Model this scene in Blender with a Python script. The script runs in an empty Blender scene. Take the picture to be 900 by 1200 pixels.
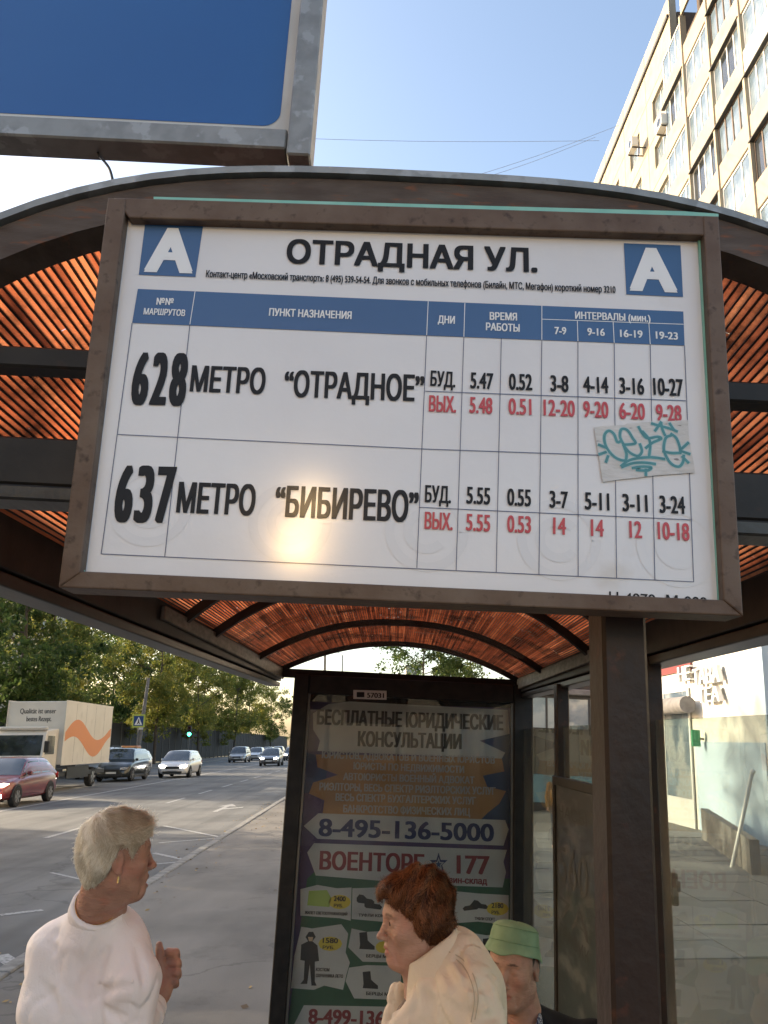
import bpy, bmesh, math, random
import numpy as np
from mathutils import Vector, Matrix
random.seed(7); rng = np.random.default_rng(7)
SC = bpy.context.scene; COL = SC.collection
R = math.radians
# ------------------------------------------------------------------ camera
FPX = 941.0; PITCH = R(15.6); ROLL = R(2.8); CAMZ = 1.7
cd = bpy.data.cameras.new('camera'); cam = bpy.data.objects.new('camera', cd); COL.objects.link(cam)
cd.sensor_fit = 'VERTICAL'; cd.sensor_height = 36.0; cd.lens = 36.0 * FPX / 1200.0
cd.clip_start = 0.05; cd.clip_end = 3000
CM = (Matrix.Rotation(math.pi / 2 + PITCH, 4, 'X') @ Matrix.Rotation(ROLL, 4, 'Z'))
cam.matrix_world = Matrix.Translation((0, 0, CAMZ)) @ CM
SC.camera = cam
# ------------------------------------------------------------------ sky, sun, exposure
SUN_AZ, SUN_EL = R(-68), R(19)          # azimuth from +Y (clockwise positive), elevation
w = bpy.data.worlds.new('World'); SC.world = w; w.use_nodes = True
nt = w.node_tree; bg = nt.nodes['Background']; sky = nt.nodes.new('ShaderNodeTexSky')
sky.sky_type = 'NISHITA'; sky.sun_disc = False; sky.sun_elevation = SUN_EL; sky.sun_rotation = SUN_AZ
sky.altitude = 150; sky.air_density = 1.0; sky.dust_density = 2.4; sky.ozone_density = 1.5
wb = nt.nodes.new('ShaderNodeMix'); wb.data_type = 'RGBA'; wb.blend_type = 'MULTIPLY'; wb.inputs[0].default_value = 1.0; wb.inputs[7].default_value = (1.06, .97, .88, 1)
nt.links.new(sky.outputs[0], wb.inputs[6]); nt.links.new(wb.outputs[2], bg.inputs[0]); bg.inputs[1].default_value = 0.15
sd = bpy.data.lights.new('sun', 'SUN'); sun = bpy.data.objects.new('sun', sd); COL.objects.link(sun)
sd.energy = 3.0; sd.angle = R(0.53); sd.color = (1.0, 0.83, 0.60)
to_sun = Vector((math.sin(SUN_AZ) * math.cos(SUN_EL), math.cos(SUN_AZ) * math.cos(SUN_EL), math.sin(SUN_EL)))
sun.rotation_euler = to_sun.to_track_quat('Z', 'Y').to_euler()
sun.location = to_sun * 60
SC.view_settings.view_transform = 'Standard'; SC.view_settings.look = 'None'
SC.view_settings.exposure = 1.72; SC.view_settings.gamma = 1.0
SC.render.resolution_x = 768; SC.render.resolution_y = 1024
# ------------------------------------------------------------------ helpers: measuring on planes
def ray(px, py):
    return CM.to_3x3() @ Vector((px - 450, -(py - 600), -FPX))
def onY(px, py, y):
    v = ray(px, py); return Vector((0, 0, CAMZ)) + v * (y / v.y)
def onX(px, py, x):
    v = ray(px, py); return Vector((0, 0, CAMZ)) + v * (x / v.x)
# street frame: the road falls a little to the left and ahead
SN = Vector((-0.054, 0.009, 1)).normalized()
SX = (Vector((1, 0, 0)) - SN * SN.x).normalized(); SY = SN.cross(SX)
SO = Vector((0, 0, -0.1))
ST = Matrix.Translation(SO) @ Matrix((SX, SY, SN)).transposed().to_4x4()
def street(x, y, u=0.0): return ST @ Vector((x, y, u))
def onG(px, py, d=1.8):
    v = ray(px, py); t = -d / v.dot(SN); return ST.inverted() @ (Vector((0, 0, CAMZ)) + v * t)
# ------------------------------------------------------------------ helpers: objects
def tag(o, label=None, cat=None, group=None, kind=None):
    if label: o['label'] = label
    if cat: o['category'] = cat
    if group: o['group'] = group
    if kind: o['kind'] = kind
    return o
def empty(name, loc=(0, 0, 0), label=None, cat=None, group=None, rz=0, M=None):
    o = bpy.data.objects.new(name, None); COL.objects.link(o); o.empty_display_size = 0.2
    if M is not None: o.matrix_world = M
    else: o.location = loc; o.rotation_euler = (0, 0, rz)
    return tag(o, label, cat, group)
def copy_tree(o, parent=None):
    c = o.copy(); COL.objects.link(c); c.parent = parent
    for ch in list(o.children): copy_tree(ch, c)
    return c
class MB:
    def __init__(s): s.v = []; s.f = []; s.m = []
    def add(s, vs, fs, mi=0):
        b = len(s.v); s.v += [tuple(p) for p in vs]
        s.f += [tuple(b + i for i in f) for f in fs]; s.m += [mi] * len(fs); return s
    def box(s, lo, hi, M=None, mi=0):
        (a, b, c), (d, e, f) = lo, hi
        vs = [Vector(p) for p in ((a,b,c),(d,b,c),(d,e,c),(a,e,c),(a,b,f),(d,b,f),(d,e,f),(a,e,f))]
        if M is not None: vs = [M @ p for p in vs]
        return s.add(vs, [(0,3,2,1),(4,5,6,7),(0,1,5,4),(1,2,6,5),(2,3,7,6),(3,0,4,7)], mi)
    def cbox(s, lo, hi, c=0.003, M=None, mi=0):
        """box with chamfered edges"""
        lo = Vector(lo); hi = Vector(hi); c = min(c, *[(hi[i]-lo[i])*.45 for i in range(3)])
        vs = []; idx = {}
        for sx in (0,1):
            for sy in (0,1):
                for sz in (0,1):
                    corner = Vector((hi.x if sx else lo.x, hi.y if sy else lo.y, hi.z if sz else lo.z))
                    d = Vector((-c if sx else c, -c if sy else c, -c if sz else c))
                    for k in range(3):
                        p = corner.copy()
                        for j in range(3):
                            if j != k: p[j] += d[j]
                        idx[(sx,sy,sz,k)] = len(vs); vs.append(p)
        fs = []
        # big faces (axis k => vertices whose k coord is on the face: index k)
        for k in range(3):
            for sgn in (0,1):
                a, b = [j for j in range(3) if j != k]
                q = []
                for (u, v_) in ((0,0),(1,0),(1,1),(0,1)):
                    t = [0,0,0]; t[k] = sgn; t[a] = u; t[b] = v_
                    q.append(idx[(t[0],t[1],t[2],k)])
                fs.append(tuple(q))
        for k in range(3):
            a, b = [j for j in range(3) if j != k]
            for u in (0,1):
                for v_ in (0,1):
                    t0 = [0,0,0]; t1 = [0,0,0]; t0[k] = 0; t1[k] = 1
                    t0[a] = t1[a] = u; t0[b] = t1[b] = v_
                    fs.append((idx[(*t0,a)], idx[(*t1,a)], idx[(*t1,b)], idx[(*t0,b)]))
        for sx in (0,1):
            for sy in (0,1):
                for sz in (0,1):
                    fs.append(tuple(idx[(sx,sy,sz,k)] for k in range(3)))
        if M is not None: vs = [M @ p for p in vs]
        return s.add(vs, fs, mi)
    def tube(s, pts, r, n=8, cap=True, mi=0, flat=1.0):
        pts = [Vector(p) for p in pts]; rr = r if hasattr(r, '__len__') else [r] * len(pts)
        rings = []; up = None
        for i, p in enumerate(pts):
            d = (pts[min(i+1, len(pts)-1)] - pts[max(i-1, 0)]).normalized()
            if up is None:
                up = Vector((0,0,1)) if abs(d.z) < .9 else Vector((1,0,0))
            a = d.cross(up).normalized(); b = a.cross(d).normalized(); up = b
            rings.append([p + (a*math.cos(2*math.pi*k/n) + b*flat*math.sin(2*math.pi*k/n)) * rr[i] for k in range(n)])
        vs = [q for r_ in rings for q in r_]; fs = []
        for i in range(len(pts)-1):
            for k in range(n):
                fs.append((i*n+k, i*n+(k+1)%n, (i+1)*n+(k+1)%n, (i+1)*n+k))
        if cap: fs.append(tuple(range(n-1,-1,-1))); fs.append(tuple((len(pts)-1)*n+k for k in range(n)))
        return s.add(vs, fs, mi)
    def cyl(s, c, axis, r, L, n=16, mi=0, r2=None):
        c = Vector(c); a = Vector(axis).normalized()
        return s.tube([c - a*L/2, c + a*L/2], [r, r if r2 is None else r2], n, True, mi)
    def loft(s, rings, closed=True, cap=True, mi=0):
        n = len(rings[0]); vs = [p for r_ in rings for p in r_]; fs = []
        for i in range(len(rings)-1):
            for k in range(n if closed else n-1):
                fs.append((i*n+k, i*n+(k+1)%n, (i+1)*n+(k+1)%n, (i+1)*n+k))
        if cap: fs.append(tuple(range(n-1,-1,-1))); fs.append(tuple((len(rings)-1)*n+k for k in range(n)))
        return s.add(vs, fs, mi)
    def poly(s, pts, mi=0): return s.add(pts, [tuple(range(len(pts)))], mi)
    def prism(s, pts, d, mi=0):
        """closed outline pts extruded by vector d"""
        n = len(pts); d = Vector(d); pts = [Vector(p) for p in pts]
        vs = pts + [p + d for p in pts]
        fs = [tuple(range(n-1,-1,-1)), tuple(range(n, 2*n))] + [(k, (k+1)%n, n+(k+1)%n, n+k) for k in range(n)]
        return s.add(vs, fs, mi)
    def mesh(s, name, mats):
        me = bpy.data.meshes.new(name); me.from_pydata(s.v, [], s.f)
        for m in (mats if isinstance(mats, (list, tuple)) else [mats]): me.materials.append(m)
        me.polygons.foreach_set('material_index', s.m)
        bm = bmesh.new(); bm.from_mesh(me); bmesh.ops.recalc_face_normals(bm, faces=bm.faces); bm.to_mesh(me); bm.free()
        return me
    def build(s, name, mats, parent=None, smooth=False, loc=None, **kw):
        me = s.mesh(name, mats)
        if smooth:
            me.polygons.foreach_set('use_smooth', [True] * len(me.polygons))
            if smooth is not True: me.set_sharp_from_angle(angle=smooth)
        o = bpy.data.objects.new(name, me); COL.objects.link(o)
        if loc is not None: o.location = loc
        if parent is not None: o.parent = parent
        return tag(o, **kw)
def bevel(o, w_, seg=2):
    m = o.modifiers.new('bevel', 'BEVEL'); m.width = w_; m.segments = seg; m.limit_method = 'ANGLE'; return o
# ------------------------------------------------------------------ helpers: materials
def mat(name, c, c2=None, rough=0.6, metal=0.0, scale=8.0, detail=6.0, stretch=(1,1,1), lo=0.35, hi=0.65,
        bump=0.0, bscale=60.0, bdist=0.002, coat=0.0, spec=0.5, sss=0.0, trans=0.0, emit=None, estr=0.0,
        c3=None, s3=2.0, lo3=0.55, hi3=0.7, rvar=0.0, coatr=0.05, transl=0.0, wrinkle=0.0):
    m = bpy.data.materials.new(name); m.use_nodes = True; t = m.node_tree; N = t.nodes; L = t.links
    b = N['Principled BSDF']; c = (*c, 1) if len(c) == 3 else c
    b.inputs['Base Color'].default_value = c; b.inputs['Roughness'].default_value = rough
    b.inputs['Metallic'].default_value = metal; b.inputs['Specular IOR Level'].default_value = spec
    b.inputs['Coat Weight'].default_value = coat; b.inputs['Coat Roughness'].default_value = coatr
    b.inputs['Transmission Weight'].default_value = trans
    if sss: b.inputs['Subsurface Weight'].default_value = sss; b.inputs['Subsurface Scale'].default_value = 0.01; b.inputs['Subsurface Radius'].default_value = (1, .35, .2)
    if emit: b.inputs['Emission Color'].default_value = (*emit, 1); b.inputs['Emission Strength'].default_value = estr
    tc = N.new('ShaderNodeTexCoord'); mp = N.new('ShaderNodeMapping'); mp.inputs['Scale'].default_value = stretch
    L.new(tc.outputs['Object'], mp.inputs[0])
    def noise(sc_, de=6.0):
        n = N.new('ShaderNodeTexNoise'); n.inputs['Scale'].default_value = sc_; n.inputs['Detail'].default_value = de
        L.new(mp.outputs[0], n.inputs['Vector']); return n.outputs[0]
    def ramp(src, a, bb):
        r_ = N.new('ShaderNodeMapRange'); r_.inputs['From Min'].default_value = a; r_.inputs['From Max'].default_value = bb
        L.new(src, r_.inputs[0]); return r_.outputs[0]
    out = None
    if c2:
        f = ramp(noise(scale, detail), lo, hi)
        mx = N.new('ShaderNodeMix'); mx.data_type = 'RGBA'; mx.inputs[6].default_value = c; mx.inputs[7].default_value = (*c2, 1)
        L.new(f, mx.inputs[0]); out = mx.outputs[2]
        if rvar:
            ra = N.new('ShaderNodeMapRange'); ra.inputs['To Min'].default_value = rough; ra.inputs['To Max'].default_value = rough + rvar
            L.new(f, ra.inputs[0]); L.new(ra.outputs[0], b.inputs['Roughness'])
    if c3:
        f = ramp(noise(s3), lo3, hi3)
        mx = N.new('ShaderNodeMix'); mx.data_type = 'RGBA'; mx.inputs[7].default_value = (*c3, 1)
        if out: L.new(out, mx.inputs[6])
        else: mx.inputs[6].default_value = c
        L.new(f, mx.inputs[0]); out = mx.outputs[2]
    if out: L.new(out, b.inputs['Base Color'])
    if bump:
        bn = N.new('ShaderNodeBump'); bn.inputs['Strength'].default_value = bump; bn.inputs['Distance'].default_value = bdist
        L.new(noise(bscale, 5), bn.inputs['Height']); L.new(bn.outputs[0], b.inputs['Normal'])
        if wrinkle:
            wn_ = N.new('ShaderNodeTexNoise'); wn_.inputs['Scale'].default_value = 9; wn_.inputs['Detail'].default_value = 3; wn_.inputs['Distortion'].default_value = 2.2; wn_.inputs['Roughness'].default_value = .45
            wm = N.new('ShaderNodeMapping'); wm.inputs['Scale'].default_value = (1.3,1.3,.8); wm.inputs['Rotation'].default_value = (0,.5,0); L.new(tc.outputs['Object'], wm.inputs[0]); L.new(wm.outputs[0], wn_.inputs['Vector'])
            rg = N.new('ShaderNodeMath'); rg.operation = 'SUBTRACT'; rg.inputs[1].default_value = .5; L.new(wn_.outputs[0], rg.inputs[0]); ab_ = N.new('ShaderNodeMath'); ab_.operation = 'ABSOLUTE'; L.new(rg.outputs[0], ab_.inputs[0])
            pw_ = N.new('ShaderNodeMath'); pw_.operation = 'POWER'; pw_.inputs[1].default_value = .6; L.new(ab_.outputs[0], pw_.inputs[0])
            b2 = N.new('ShaderNodeBump'); b2.inputs['Strength'].default_value = wrinkle; b2.inputs['Distance'].default_value = .03; L.new(pw_.outputs[0], b2.inputs['Height']); L.new(bn.outputs[0], b2.inputs['Normal']); L.new(b2.outputs[0], b.inputs['Normal'])
    if transl:
        tr = N.new('ShaderNodeBsdfTranslucent'); ms = N.new('ShaderNodeMixShader'); ms.inputs[0].default_value = transl
        if out: L.new(out, tr.inputs[0])
        else: tr.inputs[0].default_value = c
        L.new(b.outputs[0], ms.inputs[1]); L.new(tr.outputs[0], ms.inputs[2])
        L.new(ms.outputs[0], N['Material Output'].inputs[0])
    return m
def glass(name, tint=(.9,.93,.92), dirt=0.06, dirtc=(.5,.5,.47), gloss=0.0, rough=0.0, dscale=3.0, ior=1.5):
    m = bpy.data.materials.new(name); m.use_nodes = True; t = m.node_tree; N = t.nodes; L = t.links
    N.remove(N['Principled BSDF'])
    tr = N.new('ShaderNodeBsdfTransparent'); tr.inputs[0].default_value = (*tint, 1)
    gl = N.new('ShaderNodeBsdfGlossy'); gl.inputs['Roughness'].default_value = rough
    df = N.new('ShaderNodeBsdfDiffuse'); df.inputs[0].default_value = (*dirtc, 1)
    fr = N.new('ShaderNodeFresnel'); fr.inputs[0].default_value = ior
    ad = N.new('ShaderNodeMath'); ad.operation = 'ADD'; ad.inputs[1].default_value = gloss; ad.use_clamp = True
    L.new(fr.outputs[0], ad.inputs[0])
    m1 = N.new('ShaderNodeMixShader'); m2 = N.new('ShaderNodeMixShader')
    tc = N.new('ShaderNodeTexCoord'); n = N.new('ShaderNodeTexNoise'); n.inputs['Scale'].default_value = dscale; n.inputs['Detail'].default_value = 8
    L.new(tc.outputs['Object'], n.inputs['Vector'])
    mr = N.new('ShaderNodeMapRange'); mr.inputs['From Min'].default_value = .3; mr.inputs['From Max'].default_value = .75
    mr.inputs['To Min'].default_value = dirt * .4; mr.inputs['To Max'].default_value = dirt * 2; L.new(n.outputs[0], mr.inputs[0])
    L.new(mr.outputs[0], m1.inputs[0]); L.new(tr.outputs[0], m1.inputs[1]); L.new(df.outputs[0], m1.inputs[2])
    ge = N.new('ShaderNodeNewGeometry'); sb = N.new('ShaderNodeMath'); sb.operation = 'SUBTRACT'; sb.inputs[0].default_value = 1.0; L.new(ge.outputs['Backfacing'], sb.inputs[1])
    mu = N.new('ShaderNodeMath'); mu.operation = 'MULTIPLY'; L.new(ad.outputs[0], mu.inputs[0]); L.new(sb.outputs[0], mu.inputs[1])
    L.new(mu.outputs[0], m2.inputs[0]); L.new(m1.outputs[0], m2.inputs[1]); L.new(gl.outputs[0], m2.inputs[2])
    L.new(m2.outputs[0], N['Material Output'].inputs[0])
    return m
# ------------------------------------------------------------------ helpers: lettering
_tc = {}
def glyphs(body, res=4):
    """flat lettering as triangles in font units (non-zero winding fill of the outlines)"""
    if body in _tc: return _tc[body]
    from mathutils.geometry import interpolate_bezier, delaunay_2d_cdt
    fc = bpy.data.curves.new('t', 'FONT'); fc.body = body; fc.size = 1
    o = bpy.data.objects.new('t', fc); COL.objects.link(o)
    cu = o.to_curve(bpy.context.evaluated_depsgraph_get())
    loops = []
    for sp in cu.splines:
        bp = sp.bezier_points; lp = []
        for i in range(len(bp)):
            p, q = bp[i], bp[(i+1) % len(bp)]
            d = (q.co - p.co).length
            straight = (p.handle_right - p.co).length < 1e-6 and (q.handle_left - q.co).length < 1e-6
            if not straight:
                a_ = (p.handle_right - p.co); b_ = q.co - p.co
                straight = abs(a_.x*b_.y - a_.y*b_.x) < 1e-6 and abs((q.handle_left-p.co).x*b_.y - (q.handle_left-p.co).y*b_.x) < 1e-6
            n = 2 if straight else res + 1
            lp += [tuple(v[:2]) for v in interpolate_bezier(p.co, p.handle_right, q.handle_left, q.co, n)[:-1]]
        cl = []
        for v in lp:
            if not cl or (abs(v[0]-cl[-1][0]) + abs(v[1]-cl[-1][1])) > 1e-5: cl.append(v)
        if len(cl) > 2: loops.append(cl)
    o.to_curve_clear(); bpy.data.objects.remove(o); bpy.data.curves.remove(fc)
    vs = []; es = []
    for lp in loops:
        b0 = len(vs); vs += [Vector(v) for v in lp]; es += [(b0+i, b0+(i+1) % len(lp)) for i in range(len(lp))]
    ov, oe, of, *_ = delaunay_2d_cdt(vs, es, [], 0, 1e-6)
    V = np.array([v[:] for v in ov])
    T = np.array([f for f in of if len(f) == 3]); c = V[T].mean(1)
    wn = np.zeros(len(T))
    for lp in loops:
        A_ = np.array(lp); B_ = np.roll(A_, -1, 0)
        up = (A_[None,:,1] <= c[:,None,1]) & (B_[None,:,1] > c[:,None,1])
        dn = (A_[None,:,1] > c[:,None,1]) & (B_[None,:,1] <= c[:,None,1])
        side = (B_[None,:,0]-A_[None,:,0])*(c[:,None,1]-A_[None,:,1]) - (c[:,None,0]-A_[None,:,0])*(B_[None,:,1]-A_[None,:,1])
        wn += (up & (side > 0)).sum(1) - (dn & (side < 0)).sum(1)
    Fc = [tuple(int(i) for i in t) for t, w_ in zip(T, wn) if w_ != 0]
    _tc[body] = (V, Fc); return V, Fc
def letter_on(mb, body, p0, p1, cap, map_, bold=0.0, boldy=0.0, mi=0, slant=0.0, ref='Н', track=0.0):
    """lay the line from p0 to p1 (ink ends on the baseline, photo pixels) on the plane that map_ measures;
    bold / boldy: extra stroke width as a fraction of the cap height"""
    V, Fc = glyphs(body); Vr, _ = glyphs(ref)
    base = Vr[:,1].min(); ch = Vr[:,1].max() - base
    A = map_(*p0); B = map_(*p1); T = map_(p0[0], p0[1]-cap)
    ex = (B - A); Wd = ex.length; ex.normalize(); H = (T - A).length
    nrm = map_.n; ey = nrm.cross(ex).normalized()
    if ey.z < 0: ey = -ey
    x0, x1 = V[:,0].min(), V[:,0].max()
    bx = bold * H; by = boldy * H
    sx = (Wd - bx) / (x1 - x0); sy = (H - by) / ch
    k = 0
    stem = 0.085 * sx / 1.0 * .9
    nx = 1 if bx <= 0 else min(8, max(2, int(math.ceil(bx / min(stem, H*.014))) + 1))
    for iy in range(2 if by > 0 else 1):
        for ix in range(nx):
            dx = bx * ix / max(nx-1, 1); dy = by * iy
            vs = []
            for (x, y) in V:
                yy = (y - base) * sy + dy
                vs.append(A + ex * ((x - x0) * sx + dx + slant*yy) + ey * yy + nrm * (2e-5 * k))
            mb.add(vs, Fc, mi); k += 1
class Plane:
    def __init__(s, fn, n): s.fn = fn; s.n = Vector(n)
    def __call__(s, px, py): return s.fn(px, py)
def catmull(pts, n=6):
    P_ = [Vector(p) for p in pts]; out = []
    for i in range(len(P_)-1):
        a, b, c, d = P_[max(i-1,0)], P_[i], P_[i+1], P_[min(i+2, len(P_)-1)]
        for k in range(n):
            t = k/n; out.append(.5*((2*b)+(c-a)*t+(2*a-5*b+4*c-d)*t*t+(3*b-a-3*c+d)*t**3))
    out.append(P_[-1]); return out
def ribbon(mb, pts, wd, nrm, mi=0):
    """flat stroke of width wd along pts"""
    pts = [Vector(p) for p in pts]; L_ = []; R_ = []
    for i, p in enumerate(pts):
        d = (pts[min(i+1,len(pts)-1)] - pts[max(i-1,0)]).normalized(); s_ = nrm.cross(d).normalized()
        ww = wd[i] if hasattr(wd, '__len__') else wd
        L_.append(p + s_*ww/2); R_.append(p - s_*ww/2)
    n = len(pts); mb.add(L_ + R_, [(i, i+1, n+i+1, n+i) for i in range(n-1)], mi)
# ------------------------------------------------------------------ materials
M = {}
M['rust'] = mat('rusty_brown_paint', (.095,.055,.034), (.145,.10,.07), rough=.5, scale=22, lo=.3, hi=.75, bump=.5, bscale=110, bdist=.0012, c3=(.05,.028,.018), s3=75, lo3=.57, hi3=.72, spec=.3)
M['archrust'] = mat('rusty_dark_arch_paint', (.062,.040,.028), (.10,.075,.058), rough=.55, scale=16, stretch=(1,1,4), lo=.35, hi=.7, bump=.5, bscale=90, c3=(.16,.06,.025), s3=26, lo3=.60, hi3=.72, spec=.3)
M['brown'] = mat('dark_brown_paint', (.034,.018,.012), (.020,.012,.009), rough=.42, scale=9, bump=.7, bscale=55, bdist=.0016, c3=(.06,.022,.013), s3=38, lo3=.62, hi3=.72, spec=.3)
M['black'] = mat('black_painted_steel', (.012,.011,.010), (.024,.021,.018), rough=.5, spec=.3, scale=16, bump=.35, bscale=120, bdist=.0008, c3=(.04,.02,.013), s3=25, lo3=.64, hi3=.74)
M['gutter'] = mat('grey_gutter_metal', (.045,.043,.038), (.022,.021,.019), rough=.4, metal=.3, scale=9, stretch=(3,.6,3), bump=.3, bscale=40, c3=(.02,.018,.016), s3=14, lo3=.58, hi3=.7)
M['fascia'] = mat('dirty_beige_fascia', (.17,.16,.135), (.08,.075,.062), rough=.5, scale=18, stretch=(2,1,3), bump=.2, c3=(.07,.065,.055), s3=25, lo3=.58, hi3=.7)
M['galv'] = mat('galvanised_steel', (.27,.27,.255), (.22,.22,.21), rough=.45, metal=.5, scale=30, detail=3, lo=.4, hi=.6, bump=.1, c3=(.33,.33,.32), s3=26, lo3=.55, hi3=.6)
M['teal'] = mat('teal_paint', (.18,.45,.37), (.26,.52,.43), rough=.5, scale=20)
M['blue_sign'] = mat('blue_sign_film', (.005,.080,.28), (.008,.095,.31), rough=.35, scale=1.6, coat=.4, coatr=.15)
M['white_film'] = mat('white_sign_film', (.62,.62,.60), (.50,.50,.48), rough=.5, scale=6)
M['paper'] = mat('laminated_white_paper', (.72,.70,.69), (.64,.62,.62), rough=.5, scale=3, bump=.22, bscale=26, bdist=.004, coat=.6, coatr=.14, c3=(.55,.50,.45), s3=7, lo3=.66, hi3=.8)
M['ring'] = mat('pale_grey_print', (.655,.64,.638), rough=.5, bump=.22, bscale=26, bdist=.004, coat=.6, coatr=.14)
M['hblue'] = mat('blue_print', (.018,.085,.22), (.022,.095,.24), rough=.5, scale=4, coat=.4, coatr=.13)
M['ink'] = mat('black_print', (.012,.012,.014), rough=.6, spec=.2, coat=.12, coatr=.13)
M['red'] = mat('red_print', (.48,.035,.045), rough=.5, coat=.35, coatr=.13)
M['line'] = mat('thin_blue_line_print', (.05,.07,.14), rough=.5, coat=.35, coatr=.13)
M['hwhite'] = mat('white_print', (.75,.75,.75), rough=.5, coat=.35, coatr=.13)
M['sticker'] = mat('torn_sticker_paper', (.52,.51,.49), (.62,.60,.58), rough=.7, scale=30, bump=.5, bscale=60, c3=(.20,.19,.19), s3=50, lo3=.66, hi3=.70, stretch=(1,1,3.2))
M['marker'] = mat('teal_marker_ink', (.045,.20,.22), (.06,.25,.27), rough=.4, scale=60)
M['markerhalo'] = mat('light_teal_marker_bleed', (.38,.53,.55), rough=.6)
M['glass'] = glass('grimy_pane_glass', tint=(.82,.88,.85), dirt=.17, dirtc=(.42,.42,.38), gloss=.03, dscale=2.2)
M['boxglass'] = glass('lightbox_glass', tint=(.93,.94,.93), dirt=.015, dirtc=(.35,.35,.33), gloss=.0, dscale=3)
M['webs'] = mat('grimy_roof_channel', (.014,.007,.005), (.03,.012,.007), rough=.6, scale=20)
def roof_mat():
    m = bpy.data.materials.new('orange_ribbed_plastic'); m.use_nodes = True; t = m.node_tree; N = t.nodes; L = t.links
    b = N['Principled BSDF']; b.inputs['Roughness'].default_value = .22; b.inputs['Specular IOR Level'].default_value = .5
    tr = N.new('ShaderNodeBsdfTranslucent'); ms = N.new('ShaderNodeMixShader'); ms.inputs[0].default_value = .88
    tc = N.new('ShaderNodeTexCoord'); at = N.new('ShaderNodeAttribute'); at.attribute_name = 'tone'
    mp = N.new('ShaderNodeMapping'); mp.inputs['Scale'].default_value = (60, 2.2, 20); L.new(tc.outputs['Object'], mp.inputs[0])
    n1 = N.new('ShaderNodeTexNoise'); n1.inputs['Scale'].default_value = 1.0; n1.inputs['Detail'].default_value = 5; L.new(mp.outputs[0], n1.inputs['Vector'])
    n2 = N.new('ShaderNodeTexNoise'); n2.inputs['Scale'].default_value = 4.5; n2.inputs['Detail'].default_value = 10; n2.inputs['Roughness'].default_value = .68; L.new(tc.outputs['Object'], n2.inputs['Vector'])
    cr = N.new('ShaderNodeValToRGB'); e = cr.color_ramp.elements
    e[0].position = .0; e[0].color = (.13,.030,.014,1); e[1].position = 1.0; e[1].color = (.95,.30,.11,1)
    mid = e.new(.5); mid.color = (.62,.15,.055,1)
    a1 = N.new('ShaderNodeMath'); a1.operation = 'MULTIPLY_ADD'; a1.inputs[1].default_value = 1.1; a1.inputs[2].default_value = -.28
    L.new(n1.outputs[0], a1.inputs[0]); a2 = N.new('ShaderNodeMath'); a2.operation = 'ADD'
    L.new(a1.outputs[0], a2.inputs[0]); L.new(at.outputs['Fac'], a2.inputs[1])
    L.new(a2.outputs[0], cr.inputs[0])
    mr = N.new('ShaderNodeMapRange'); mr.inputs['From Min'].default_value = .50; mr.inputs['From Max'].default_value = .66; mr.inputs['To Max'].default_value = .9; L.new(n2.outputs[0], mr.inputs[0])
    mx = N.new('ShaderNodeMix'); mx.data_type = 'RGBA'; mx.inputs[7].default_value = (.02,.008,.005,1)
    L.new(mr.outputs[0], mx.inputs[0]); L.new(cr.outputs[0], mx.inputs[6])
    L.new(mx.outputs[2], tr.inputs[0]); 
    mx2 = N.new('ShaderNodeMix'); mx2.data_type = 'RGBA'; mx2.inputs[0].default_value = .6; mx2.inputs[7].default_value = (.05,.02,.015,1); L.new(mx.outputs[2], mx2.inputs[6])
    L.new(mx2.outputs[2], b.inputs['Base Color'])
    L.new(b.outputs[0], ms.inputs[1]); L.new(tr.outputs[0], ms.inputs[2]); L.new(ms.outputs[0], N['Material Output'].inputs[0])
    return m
M['roof'] = roof_mat()
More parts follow.
